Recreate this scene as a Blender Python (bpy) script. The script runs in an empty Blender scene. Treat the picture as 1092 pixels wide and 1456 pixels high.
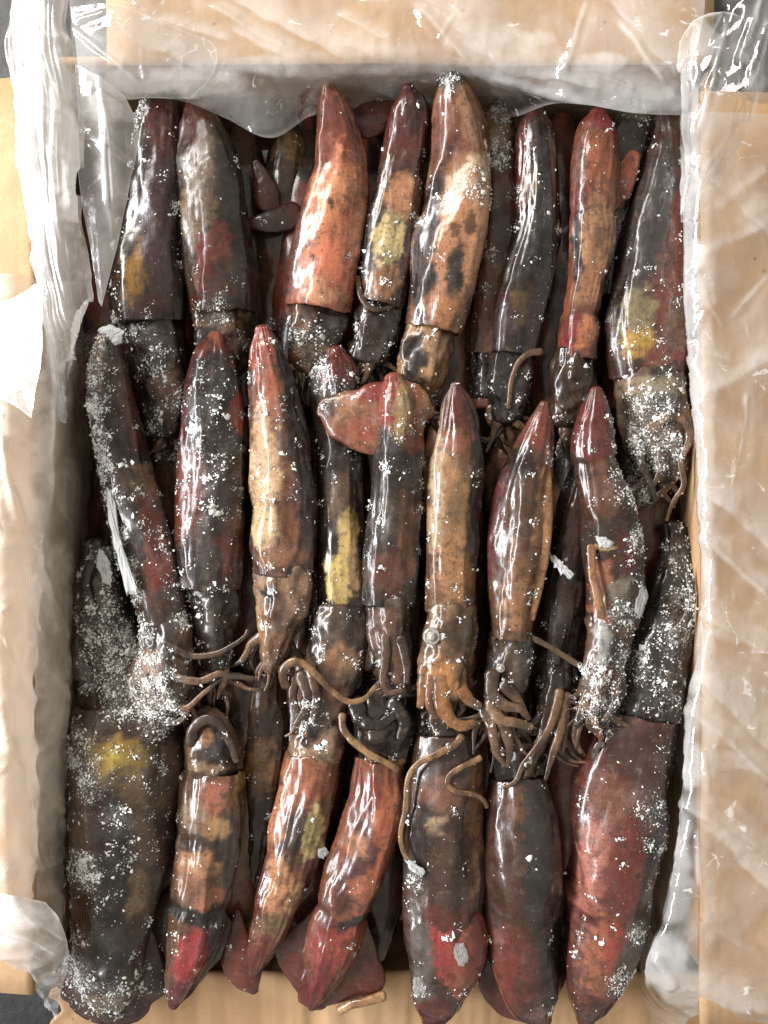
import bpy, math, random
import numpy as np

# ------------------------------------------------------------------ scene, camera, light, exposure
SC = bpy.context.scene
COL = SC.collection
S = 0.00042            # metres per picture unit at the height of the squid
H = 1250.0             # camera height above the squid, in those units
CX, CY = 546.0, 728.0

cam_data = bpy.data.cameras.new('camera')
cam = bpy.data.objects.new('camera', cam_data)
COL.objects.link(cam)
cam.location = (0, 0, H * S)
cam_data.sensor_fit = 'VERTICAL'
cam_data.angle = 2 * math.atan(728.0 / H)
cam_data.clip_start = 0.01
cam_data.clip_end = 50
SC.camera = cam

world = bpy.data.worlds.new('World')
SC.world = world
world.use_nodes = True
bg = world.node_tree.nodes['Background']
bg.inputs['Color'].default_value = (1.0, 0.93, 0.82, 1)
bg.inputs['Strength'].default_value = 0.42


def area_lamp(name, loc, target, sx, sy, power, color):
    d = bpy.data.lights.new(name, 'AREA')
    d.shape = 'RECTANGLE'
    d.size, d.size_y = sx, sy
    d.energy = power
    d.color = color
    o = bpy.data.objects.new(name, d)
    COL.objects.link(o)
    o.location = loc
    from mathutils import Vector
    o.rotation_euler = (Vector(target) - Vector(loc)).to_track_quat('-Z', 'Y').to_euler()
    return o


area_lamp('window_light', (-1.25, 0.10, 0.85), (0, 0, 0), 1.8, 0.24, 40, (0.97, 0.97, 1.0))
area_lamp('added_fill_light', (-0.95, 1.15, 0.95), (0, 0.0, 0), 0.8, 0.5, 22, (1.0, 0.95, 0.87))  # added fill lamp without a real source, keeps highlights on the left shoulders

SC.view_settings.view_transform = 'Standard'
SC.view_settings.look = 'None'
SC.view_settings.exposure = 0.50
SC.view_settings.gamma = 1.0
SC.render.engine = 'CYCLES'
SC.cycles.use_denoising = True
SC.cycles.transparent_max_bounces = 24
SC.cycles.max_bounces = 8
SC.cycles.caustics_reflective = False
SC.cycles.caustics_refractive = False

rng = np.random.default_rng(11)
random.seed(5)


# ------------------------------------------------------------------ numpy noise
def _hash(ix, iy, iz, seed):
    h = (ix.astype(np.int64) * 374761393 + iy.astype(np.int64) * 668265263 + iz.astype(np.int64) * 2147483647 + seed * 974634777) & 0xFFFFFFFF
    h = ((h ^ (h >> 13)) * 1274126177) & 0xFFFFFFFF
    h = h ^ (h >> 16)
    return (h & 0xFFFF) / 65535.0


def vnoise(p, seed=0):
    i = np.floor(p).astype(np.int64)
    f = p - i
    f = f * f * f * (f * (f * 6 - 15) + 10)
    out = 0
    for dx in (0, 1):
        for dy in (0, 1):
            for dz in (0, 1):
                w = (f[:, 0] if dx else 1 - f[:, 0]) * (f[:, 1] if dy else 1 - f[:, 1]) * (f[:, 2] if dz else 1 - f[:, 2])
                out = out + w * _hash(i[:, 0] + dx, i[:, 1] + dy, i[:, 2] + dz, seed)
    return out * 2 - 1


def fbm(p, seed=0, octv=3):
    a, s, t = 1.0, 0, 0
    for k in range(octv):
        s = s + a * vnoise(p * (2.03 ** k), seed + k * 17)
        t += a
        a *= 0.5
    return s / t


def smooth(e0, e1, x):
    t = np.clip((x - e0) / (e1 - e0), 0, 1)
    return t * t * (3 - 2 * t)


def lin(c):
    c = np.asarray(c, dtype=float) / 255.0
    return np.where(c <= 0.04045, c / 12.92, ((c + 0.055) / 1.055) ** 2.4)


def W(px, py, z):
    """a point at height z above the squid level, seen at (px, py) of the picture, in picture units"""
    k = (H - z) / H
    return np.array([(px - CX) * k, (CY - py) * k, z])


# ------------------------------------------------------------------ objects
def empty(name, loc, label=None, cat=None, group=None):
    o = bpy.data.objects.new(name, None)
    COL.objects.link(o)
    o.location = [float(v) * S for v in loc]
    o.empty_display_size = 0.01
    o['origin'] = [float(v) for v in loc]
    del o['origin']
    tag(o, label, cat, group)
    return o


def tag(o, label=None, cat=None, group=None, kind=None):
    if label: o['label'] = label
    if cat: o['category'] = cat
    if group: o['group'] = group
    if kind: o['kind'] = kind
    return o


def make_mesh(name, co, faces, mat, parent=None, origin=(0, 0, 0), col=None, frost=None, smooth_sh=True):
    """co in picture units, world; stored in metres relative to origin"""
    me = bpy.data.meshes.new(name)
    co = (np.asarray(co, dtype=np.float64) - np.asarray(origin, dtype=float)) * S
    nv = len(co)
    if isinstance(faces, np.ndarray):
        nf, k = faces.shape
        me.vertices.add(nv)
        me.vertices.foreach_set('co', co.astype(np.float32).ravel())
        me.loops.add(nf * k)
        me.loops.foreach_set('vertex_index', faces.astype(np.int32).ravel())
        me.polygons.add(nf)
        me.polygons.foreach_set('loop_start', np.arange(0, nf * k, k, dtype=np.int32))
        me.update(calc_edges=True)
    else:
        me.from_pydata(co.tolist(), [], faces)
    if col is not None:
        a = me.attributes.new('PigmentAndLight', 'FLOAT_COLOR', 'POINT')
        rgba = np.ones((nv, 4), dtype=np.float32)
        rgba[:, :3] = col
        a.data.foreach_set('color', rgba.ravel())
    if frost is not None:
        a = me.attributes.new('Frost', 'FLOAT', 'POINT')
        a.data.foreach_set('value', frost.astype(np.float32))
    me.validate()
    if smooth_sh:
        me.polygons.foreach_set('use_smooth', np.ones(len(me.polygons), dtype=bool))
    me.materials.append(mat)
    o = bpy.data.objects.new(name, me)
    COL.objects.link(o)
    if parent is not None:
        o.parent = parent
    else:
        o.location = [float(v) * S for v in origin]
    return o


# ------------------------------------------------------------------ node helpers
class NT:
    def __init__(self, name):
        self.m = bpy.data.materials.new(name)
        self.m.use_nodes = True
        self.t = self.m.node_tree
        self.t.nodes.clear()
        self.out = self.n('ShaderNodeOutputMaterial')

    def n(self, typ, **kw):
        nd = self.t.nodes.new(typ)
        for k, v in kw.items():
            setattr(nd, k, v)
        return nd

    def put(self, sock, v):
        if hasattr(v, 'links') or isinstance(v, bpy.types.NodeSocket):
            self.t.links.new(v, sock)
        elif isinstance(v, (tuple, list, np.ndarray)):
            v = [float(x) for x in v]
            if len(v) == 3 and sock.type == 'RGBA':
                v = v + [1.0]
            sock.default_value = v
        else:
            sock.default_value = v

    def coord(self, scale=(1, 1, 1), jitter=True):
        tc = self.n('ShaderNodeTexCoord')
        mp = self.n('ShaderNodeMapping')
        self.put(mp.inputs['Vector'], tc.outputs['Object'])
        mp.inputs['Scale'].default_value = [v / S for v in scale]     # so that noise scales are per picture unit
        if not jitter:
            return mp.outputs[0]
        oi = self.n('ShaderNodeObjectInfo')
        ad = self.n('ShaderNodeVectorMath', operation='MULTIPLY_ADD')
        self.put(ad.inputs[0], oi.outputs['Random'])
        ad.inputs[1].default_value = (913, 571, 337)
        self.put(ad.inputs[2], mp.outputs[0])
        return ad.outputs[0]

    def noise(self, vec, size, detail=4, rough=0.55, dist=0.0):
        nd = self.n('ShaderNodeTexNoise')
        self.put(nd.inputs['Vector'], vec)
        nd.inputs['Scale'].default_value = 1.0 / size
        nd.inputs['Detail'].default_value = detail
        nd.inputs['Roughness'].default_value = rough
        nd.inputs['Distortion'].default_value = dist
        return nd.outputs['Fac']

    def voro(self, vec, size, feature='F1'):
        nd = self.n('ShaderNodeTexVoronoi', feature=feature)
        self.put(nd.inputs['Vector'], vec)
        nd.inputs['Scale'].default_value = 1.0 / size
        return nd.outputs['Distance']

    def ramp(self, v, a, b, lo=0.0, hi=1.0):
        nd = self.n('ShaderNodeMapRange', interpolation_type='SMOOTHSTEP')
        self.put(nd.inputs['Value'], v)
        self.put(nd.inputs['From Min'], a)
        self.put(nd.inputs['From Max'], b)
        nd.inputs['To Min'].default_value = lo
        nd.inputs['To Max'].default_value = hi
        return nd.outputs[0]

    def math(self, op, a, b=0.0, clamp=False):
        nd = self.n('ShaderNodeMath', operation=op, use_clamp=clamp)
        self.put(nd.inputs[0], a)
        self.put(nd.inputs[1], b)
        return nd.outputs[0]

    def mix(self, fac, a, b, mode='MIX'):
        nd = self.n('ShaderNodeMix', data_type='RGBA', blend_type=mode)
        self.put(nd.inputs[0], fac)
        self.put(nd.inputs[6], a)
        self.put(nd.inputs[7], b)
        return nd.outputs[2]

    def attr(self, name, out='Color'):
        nd = self.n('ShaderNodeAttribute', attribute_name=name)
        return nd.outputs[out]

    def bump(self, height, strength, dist, normal=None):
        nd = self.n('ShaderNodeBump')
        self.put(nd.inputs['Height'], height)
        nd.inputs['Strength'].default_value = strength
        nd.inputs['Distance'].default_value = dist * S
        if normal is not None:
            self.put(nd.inputs['Normal'], normal)
        return nd.outputs[0]

    def bsdf(self, **kw):
        nd = self.n('ShaderNodeBsdfPrincipled')
        for k, v in kw.items():
            self.put(nd.inputs[k.replace('_', ' ')], v)
        return nd.outputs[0]

    def mixs(self, fac, a, b):
        nd = self.n('ShaderNodeMixShader')
        self.put(nd.inputs[0], fac)
        self.put(nd.inputs[1], a)
        self.put(nd.inputs[2], b)
        return nd.outputs[0]

    def done(self, sh):
        self.put(self.out.inputs['Surface'], sh)
        return self.m


def mat_squid():
    N = NT('squid_skin')
    v = N.coord()
    vs = N.coord((1, 0.2, 1))
    col = N.attr('PigmentAndLight')
    # blotches of pigment, brown staining, streaks along the body, fine dark chromatophore dots
    blot = N.ramp(N.noise(v, 24, 9, 0.76, 0.5), 0.50, 0.60)
    col = N.mix(N.math('MULTIPLY', blot, 0.62), col, N.mix(0.78, col, (0.016, 0.010, 0.008)))
    pale = N.ramp(N.noise(v, 16, 9, 0.76, 0.4), 0.54, 0.64)
    col = N.mix(N.math('MULTIPLY', pale, 0.40), col, N.mix(0.5, col, (0.25, 0.16, 0.10)))
    strk = N.ramp(N.noise(vs, 8, 6, 0.68, 0.3), 0.50, 0.66)
    col = N.mix(N.math('MULTIPLY', strk, 0.45), col, N.mix(0.65, col, (0.026, 0.013, 0.010)))
    fine = N.ramp(N.noise(v, 5.0, 6, 0.8), 0.50, 0.60)
    col = N.mix(N.math('MULTIPLY', fine, 0.50), col, N.mix(0.7, col, (0.012, 0.008, 0.007)))
    dots = N.ramp(N.voro(v, 8), 0.10, 0.30, 1.0, 0.0)
    dsel = N.ramp(N.noise(v, 34, 2), 0.48, 0.58)
    col = N.mix(N.math('MULTIPLY', N.math('MULTIPLY', dots, dsel), 0.65), col, (0.016, 0.010, 0.008))
    # thin frost film
    fr = N.attr('Frost', 'Fac')
    fn = N.noise(v, 3.6, 6, 0.85, 0.2)
    fm = N.ramp(N.math('ADD', fn, N.math('MULTIPLY', fr, 0.15)), 0.62, 0.70)
    film = N.math('MULTIPLY', fm, 0.50)
    big = N.ramp(N.noise(v, 30, 5, 0.6), 0.42, 0.62)
    haze = N.math('MULTIPLY', N.math('MULTIPLY', fr, big), 0.10)
    film = N.math('MAXIMUM', film, haze)
    colf = N.mix(film, col, (0.50, 0.50, 0.47))
    rgh = N.ramp(N.noise(v, 26, 5, 0.6), 0.35, 0.68, 0.18, 0.48)
    rgh = N.math('ADD', rgh, N.math('MULTIPLY', film, 0.5), True)
    b0 = N.bump(N.noise(v, 30, 3, 0.5), 0.18, 4.0)
    b1 = N.bump(N.noise(v, 9, 5, 0.6), 0.13, 2.0, b0)
    b2 = N.bump(N.noise(vs, 4.0, 4, 0.6), 0.34, 1.2, b1)
    b3 = N.bump(fm, 0.6, 1.8, b2)
    coat = N.math('SUBTRACT', N.ramp(N.noise(v, 34, 4, 0.6), 0.40, 0.62, 0.30, 0.85), N.math('MULTIPLY', film, 1.6), True)
    sh = N.bsdf(Base_Color=colf, Roughness=rgh, Normal=b3, Coat_Weight=coat, Coat_Roughness=0.13,
                Coat_Normal=b1, Specular_IOR_Level=0.30)
    return N.done(sh)


def mat_ice(name='ice_crystal', base=(0.74, 0.75, 0.73), rough=0.35, alpha=1.0):
    N = NT(name)
    v = N.coord()
    c = N.mix(N.noise(v, 6, 4), tuple(x * 0.82 for x in base), base)
    b = N.bump(N.noise(v, 2.5, 4, 0.7), 0.6, 1.5)
    p = N.bsdf(Base_Color=c, Roughness=rough, Normal=b, Specular_IOR_Level=0.4)
    tr = N.n('ShaderNodeBsdfTransparent').outputs[0]
    return N.done(N.mixs(alpha, tr, p))


def mat_cardboard():
    N = NT('cardboard')
    v = N.coord()
    flute = N.coord((1, 0.02, 0.02))
    fib = N.noise(N.coord((1, 0.4, 1)), 3.0, 5, 0.7)
    big = N.noise(v, 120, 4, 0.55)
    c = N.mix(N.ramp(big, 0.35, 0.68), lin((162, 130, 97)), lin((180, 149, 114)))
    c = N.mix(N.math('MULTIPLY', N.ramp(fib, 0.45, 0.7), 0.35), c, lin((156, 124, 90)))
    spots = N.ramp(N.voro(v, 46), 0.035, 0.075, 1.0, 0.0)
    c = N.mix(N.math('MULTIPLY', spots, 0.6), c, lin((110, 72, 46)))
    wet = N.ramp(N.noise(v, 60, 5, 0.6, 0.6), 0.60, 0.72)
    c = N.mix(N.math('MULTIPLY', wet, 0.30), c, lin((150, 108, 72)))
    b = N.bump(N.noise(flute, 16, 1, 0.3), 0.30, 3.0)
    b = N.bump(fib, 0.25, 0.8, b)
    b = N.bump(N.noise(v, 70, 3), 0.35, 9, b)
    return N.done(N.bsdf(Base_Color=c, Roughness=0.72, Normal=b, Specular_IOR_Level=0.25))


def mat_plastic(name, milk, milk_hi, rough=0.12, crink=1.0, gloss=2.3, tint=(0.90, 0.91, 0.92)):
    """thin polythene film: mostly clear, milky where it is creased or doubled, with painted white glint lines, glossy"""
    N = NT(name)
    v = N.coord()
    warp = N.n('ShaderNodeTexNoise')
    N.put(warp.inputs['Vector'], v)
    warp.inputs['Scale'].default_value = 1 / 60
    warp.inputs['Detail'].default_value = 3
    wv = N.n('ShaderNodeVectorMath', operation='MULTIPLY_ADD')
    N.put(wv.inputs[0], warp.outputs['Color'])
    wv.inputs[1].default_value = (46, 46, 46)
    N.put(wv.inputs[2], v)
    wv = wv.outputs[0]
    st = N.n('ShaderNodeMapping')
    N.put(st.inputs['Vector'], wv)
    st.inputs['Rotation'].default_value = (0.3, 0.2, 0.6)
    st.inputs['Scale'].default_value = (0.45, 1, 1)
    e1 = N.voro(st.outputs[0], 100, 'DISTANCE_TO_EDGE')
    e2 = N.voro(wv, 44, 'DISTANCE_TO_EDGE')
    calm = N.ramp(N.noise(v, 110, 2), 0.44, 0.60)              # where the film is crumpled, where it lies smooth
    cloud = N.noise(v, 70, 4, 0.55, 0.7)
    m = N.ramp(cloud, 0.40, 0.70, milk, milk_hi)
    brk = N.ramp(N.noise(v, 38, 4, 0.65), 0.55, 0.64)
    l1 = N.math('MULTIPLY', N.ramp(e1, 0.0, 0.016, 1.0, 0.0), brk)  # short white lines painted along the cell edges as glints
    l2 = N.math('MULTIPLY', N.math('MULTIPLY', N.ramp(e2, 0.0, 0.025, 1.0, 0.0), calm), brk)
    thick = N.attr('Frost', 'Fac')
    m = N.math('ADD', m, N.math('MULTIPLY', l1, 0.50 * crink))
    m = N.math('ADD', m, N.math('MULTIPLY', l2, 0.36 * crink))
    m = N.math('ADD', m, N.math('MULTIPLY', thick, 0.62), True)
    b = N.bump(N.ramp(e1, 0.0, 0.45), 0.32 * crink, 9)
    b = N.bump(N.math('MULTIPLY', N.ramp(e2, 0.0, 0.40), calm), 0.25 * crink, 4, b)
    b = N.bump(N.noise(v, 24, 3, 0.5, 0.8), 0.22 * crink, 3, b)
    dif = N.n('ShaderNodeBsdfDiffuse')
    dif.inputs['Color'].default_value = tint + (1,)
    N.put(dif.inputs['Normal'], b)
    tl = N.n('ShaderNodeBsdfTranslucent')
    tl.inputs['Color'].default_value = tint + (1,)
    N.put(tl.inputs['Normal'], b)
    body = N.mixs(0.35, dif.outputs[0], tl.outputs[0])
    tr = N.n('ShaderNodeBsdfTransparent')
    tr.inputs['Color'].default_value = (0.97, 0.97, 0.97, 1)
    base = N.mixs(m, tr.outputs[0], body)
    gl = N.n('ShaderNodeBsdfGlossy')
    gl.inputs['Roughness'].default_value = rough
    gl.inputs['Color'].default_value = (1, 1, 1, 1)
    N.put(gl.inputs['Normal'], b)
    fr = N.n('ShaderNodeLayerWeight')
    N.put(fr.inputs['Normal'], b)
    f = N.math('ADD', 0.045 * gloss, N.math('MULTIPLY', N.math('POWER', fr.outputs['Facing'], 4.0), 0.5), True)
    return N.done(N.mixs(f, base, gl.outputs[0]))


def mat_plain(name, c1, c2, size, rough, spec=0.5, bump=0.3):
    N = NT(name)
    v = N.coord()
    n = N.noise(v, size, 5, 0.6)
    b = N.bump(n, bump, size * 0.25)
    return N.done(N.bsdf(Base_Color=N.mix(N.ramp(n, 0.35, 0.65), lin(c1), lin(c2)), Roughness=rough, Normal=b, Specular_IOR_Level=spec))


M_SQ = mat_squid()
M_ICE = mat_ice()
M_SLAB = mat_ice('white_ice', (0.50, 0.52, 0.52), 0.4, 0.9)
M_CHIP = mat_ice('clear_ice', (0.42, 0.42, 0.41), 0.18, 0.40)
M_CARD = mat_cardboard()
M_FILM = mat_plastic('clear_film', 0.02, 0.16, 0.10, 1.3)
M_LIN = mat_plastic('lining_film', 0.26, 0.55, 0.18, 1.0, 1.8, (0.92, 0.86, 0.77))  # warm tint: juice stains, plus missing warm bounce light put into the colour
M_END = mat_plastic('soiled_bounce_film', 0.12, 0.30, 0.2, 0.8, 1.2, (0.84, 0.76, 0.66))  # soiled film, its warm tint also standing in for bounce light
M_WHITE = mat_plastic('gathered_film', 0.66, 0.95, 0.20, 0.6)
M_HALF = mat_plastic('folded_film', 0.24, 0.56, 0.12)
M_FLOOR = mat_plain('dark_floor', (12, 12, 13), (26, 26, 28), 60, 0.55)
M_EYE = mat_plain('eye_lens', (120, 116, 108), (160, 156, 146), 4, 0.12, 0.6, 0.1)


# ------------------------------------------------------------------ floor and box
def slab(name, quads, thick, parent, mat=None, nx=24, ny=24, warp=3.0, seed=0, label=None, ragged=None):
    """a board with thickness from four corner points (p00, p10, p11, p01)"""
    p = [np.asarray(q, float) for q in quads]
    u, v = np.meshgrid(np.linspace(0, 1, nx), np.linspace(0, 1, ny), indexing='ij')
    u, v = u.ravel(), v.ravel()
    q = ((1 - u) * (1 - v))[:, None] * p[0] + (u * (1 - v))[:, None] * p[1] + (u * v)[:, None] * p[2] + ((1 - u) * v)[:, None] * p[3]
    n = np.cross(p[1] - p[0], p[3] - p[0])
    n /= np.linalg.norm(n)
    q = q + n * (warp * fbm(q / 160.0, seed, 2))[:, None]
    if ragged is not None:
        q = q + ragged(u, v)
    bot = q - n * thick
    idx = np.arange(nx * ny).reshape(nx, ny)
    a, b, c, d = idx[:-1, :-1].ravel(), idx[1:, :-1].ravel(), idx[1:, 1:].ravel(), idx[:-1, 1:].ravel()
    top = np.stack([a, b, c, d], 1)
    o = nx * ny
    btm = np.stack([d, c, b, a], 1) + o
    ring = np.concatenate([idx[:, 0], idx[-1, 1:], idx[-2::-1, -1], idx[0, -2:0:-1]])
    nxt = np.roll(ring, -1)
    side = np.stack([ring, ring + o, nxt + o, nxt], 1)
    ob = make_mesh(name, np.concatenate([q, bot]), np.concatenate([top, btm, side]), mat or M_CARD, parent, BOX0, smooth_sh=False)
    if label: ob['label'] = label
    return ob


fl = 4000.0
fo = make_mesh('floor', np.array([[-fl, -fl, -300], [fl, -fl, -300], [fl, fl, -300], [-fl, fl, -300]]), np.array([[0, 1, 2, 3]]), M_FLOOR, None, (0, 0, -300))
tag(fo, kind='structure')

BOX0 = np.array([0, 0, -292.0])
box = empty('cardboard_box', BOX0, 'open brown corrugated cardboard box packed full of frozen squid', 'box')
XL, XR, YT, YB = -458.0, 452.0, 620.0, -712.0
ZR, ZRR, ZRE, ZB = 54.0, 14.0, 28.0, -285.0
slab('base', [(XL, YB, ZB), (XR, YB, ZB), (XR, YT, ZB), (XL, YT, ZB)], 6, box, seed=1)
slab('side_wall', [(XL - 20, YT, ZR), (XL - 20, YB + 62, ZR), (XL - 2, YB + 40, ZB + 7), (XL - 2, YT, ZB + 7)], 7, box, seed=2)
slab('side_wall', [(XR, YB + 60, ZRR), (XR, YT, ZRR), (XR, YT, ZB + 7), (XR, YB + 60, ZB + 7)], 7, box, seed=3)
slab('front_wall', [(XL, YB + 2, -106), (XR, YB + 2, -106), (XR, YB + 2, ZB + 7), (XL, YB + 2, ZB + 7)], 7, box, seed=14)
slab('end_wall', [(XR, YT + 8, ZRE), (XL, YT + 8, ZRE), (XL, YT + 8, ZB + 7), (XR, YT + 8, ZB + 7)], 7, box, seed=4)
# flaps folded outwards
slab('flap', [(XL - 260, 575, ZR - 14), (XL - 15, 590, ZR + 9), (XL - 15, -650, ZR + 9), (XL - 260, -655, ZR - 20)][::-1], 7, box, seed=5, warp=7)
slab('flap', [(XR - 9, -720, ZRR + 9), (XR + 300, -730, ZRR - 6), (XR + 300, 590, ZRR - 4), (XR - 9, 588, ZRR + 9)], 7, box, seed=6, warp=7)
slab('flap', [(XL + 75, YT - 1, ZRE + 9), (XR + 4, YT - 1, ZRE + 9), (XR + 2, YT + 300, ZRE + 12), (XL + 75, YT + 300, ZRE + 18)], 7, box, seed=7, warp=7)


def torn(u, v):
    k = smooth(0.14, 0.0, u)
    d = np.zeros((len(u), 3))
    d[:, 2] = 3.6 * vnoise(np.stack([u * 40, v * 1.4, v * 0], 1), 12) + 0.8 * vnoise(np.stack([u * 95, v * 1.4, v * 0], 1), 13)
    d[:, 0] = k * 22 * vnoise(np.stack([u * 3, v * 19, v * 0], 1), 9)
    return d


slab('front_panel', [(-508, -960, -170), (560, -960, -170), (560, -706, -96), (-505, -706, -96)], 8, box, seed=8, nx=260, ny=30, warp=5, ragged=torn, label='front board folded down flat with a torn corner')

# ------------------------------------------------------------------ swept bodies
CLOUD = []          # surface samples for the loose frost

FROST = [  # (px, py, radius, amount)  where frost and snow lie on the catch
    (138, 500, 24, 1.0), (140, 540, 21, 1.0), (142, 580, 22, 1.0), (150, 625, 20, 1.0), (158, 665, 19, 1.0), (168, 710, 20, 1.0), (178, 760, 16, 1.0), (190, 805, 17, 1.0), (198, 845, 16, .9),
    (150, 800, 26, .7), (150, 880, 40, .85), (185, 905, 40, .95), (140, 950, 36, .75), (220, 960, 44, .85), (235, 1005, 34, 1.0), (180, 985, 36, .8),
    (130, 1060, 34, .7), (150, 1100, 26, .75), (180, 1140, 26, .5), (140, 1215, 34, .7), (115, 1370, 40, .9), (165, 1405, 40, .6), (120, 1320, 24, .6), (215, 1390, 30, .5), (190, 1200, 50, .3),
    (232, 520, 34, .55), (250, 570, 34, .45), (225, 600, 30, .4), (235, 650, 26, .8), (215, 480, 24, .5),
    (350, 490, 9, .9), (352, 540, 9, .9), (351, 590, 9, .9), (350, 640, 9, .8), (347, 700, 9, .7), (264, 830, 10, .9), (268, 880, 10, .9), (300, 560, 36, .30), (305, 650, 40, .28),
    (395, 590, 26, .45), (380, 520, 20, .35), (440, 490, 34, .6), (455, 540, 22, .7), (490, 480, 22, .4), (400, 470, 22, .5), (310, 450, 26, .6),
    (601, 600, 8, .8), (600, 660, 8, .8), (599, 720, 8, .8), (598, 780, 8, .8), (598, 850, 10, .8), (560, 600, 40, .25), (690, 640, 6, .7), (688, 720, 6, .7), (686, 800, 6, .7), (480, 560, 30, .40),
    (600, 270, 14, .75), (597, 320, 10, .75), (706, 230, 24, .85), (712, 170, 20, .6), (700, 300, 12, .75), (695, 370, 12, .7), (690, 420, 12, .6), (640, 118, 26, .9), (668, 275, 26, .75), (625, 300, 14, .5),
    (795, 330, 9, .7), (790, 420, 9, .6), (870, 380, 10, .6), (800, 300, 8, .6), (730, 280, 16, .5),
    (915, 590, 40, .75), (895, 640, 36, .85), (940, 640, 40, .75), (905, 700, 26, .9), (902, 770, 22, .9), (960, 800, 30, .7), (970, 850, 30, .9), (950, 900, 34, .85), (940, 560, 40, .3),
    (880, 870, 24, .85), (890, 940, 30, .8), (850, 1000, 36, .8), (840, 960, 26, .7), (875, 690, 26, .4), (790, 650, 20, .7), (800, 690, 20, .5), (880, 610, 24, .7),
    (905, 1130, 30, .55), (915, 1180, 22, .4), (893, 1305, 20, .75), (875, 1385, 26, .75), (935, 1060, 24, .35), (930, 980, 40, .4),
    (690, 1000, 26, .4), (600, 560, 30, .3), (445, 1015, 24, .6), (590, 1240, 16, .8), (600, 1390, 14, .5), (660, 1400, 26, .35), (770, 1430, 24, .4), (225, 1430, 16, .4),
    (200, 205, 22, .5), (190, 165, 26, .7), (255, 300, 6, .8), (258, 380, 6, .8), (470, 125, 10, .6), (580, 122, 12, .6), (900, 165, 30, .5), (165, 470, 24, .8), (260, 1160, 10, .5),
]
FROST_A = np.array(FROST)


def catmull(pts, n):
    P = np.asarray(pts, float)
    d = np.linalg.norm(np.diff(P[:, :2], axis=0), axis=1) + 1e-6
    t = np.concatenate([[0], np.cumsum(d)])
    m = np.zeros_like(P)
    m[1:-1] = (P[2:] - P[:-2]) / (t[2:] - t[:-2])[:, None]
    m[0] = (P[1] - P[0]) / d[0]
    m[-1] = (P[-1] - P[-2]) / d[-1]
    s = np.linspace(0, t[-1], n)
    i = np.clip(np.searchsorted(t, s, side='right') - 1, 0, len(d) - 1)
    h = (t[i + 1] - t[i])[:, None]
    x = ((s - t[i])[:, None]) / h
    return ((2 * x**3 - 3 * x**2 + 1) * P[i] + (x**3 - 2 * x**2 + x) * h * m[i] + (-2 * x**3 + 3 * x**2) * P[i + 1] + (x**3 - x**2) * h * m[i + 1])


def paint(px, py, base, second, patches, seed, world):
    """pigment at picture-unit positions: two mottled skin tones and ragged patches, a few of them painted highlights or shade"""
    n = len(px)
    p3 = np.stack([px, py, np.full(n, seed * 3.1)], 1)
    wx = px + 9 * fbm(p3 / 24.0, seed + 1, 3) + 3 * fbm(p3 / 7.0, seed + 5, 2)
    wy = py + 12 * fbm(p3 / 24.0, seed + 2, 3) + 3 * fbm(p3 / 7.0, seed + 6, 2)
    gr = 0.55 * fbm(p3 / 13.0, seed + 31, 3) + 0.30 * fbm(p3 / 5.0, seed + 33, 2)
    c = np.tile(lin(base), (n, 1))
    pv = np.stack([px / 22.0, py / 60.0, np.full(n, seed * 1.7)], 1)
    w = smooth(-0.12, 0.35, fbm(pv, seed + 3, 4))[:, None]
    c = c * (1 - w) + lin(second) * w
    for q in patches:
        x, y, rx, ry, ang, colr = q[:6]
        soft = q[6] if len(q) > 6 else 0.30
        a = q[7] if len(q) > 7 else 1.0
        ca, sa = math.cos(math.radians(ang)), math.sin(math.radians(ang))
        dx, dy = wx - x, wy - y
        d = np.sqrt(((dx * ca + dy * sa) / rx) ** 2 + ((-dx * sa + dy * ca) / ry) ** 2) + gr * min(1.0, 0.35 + soft)
        w = (smooth(1 + soft * .7, 1 - soft * .7, d) * a)[:, None]
        c = c * (1 - w) + lin(colr) * w
    g = c.mean(1, keepdims=True)
    c = c * 0.85 + g * 0.15
    return c * (0.38 + 0.32 * np.clip(g / 0.15, 0, 1)) * np.array([1.02, 0.93, 0.80])


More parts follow.
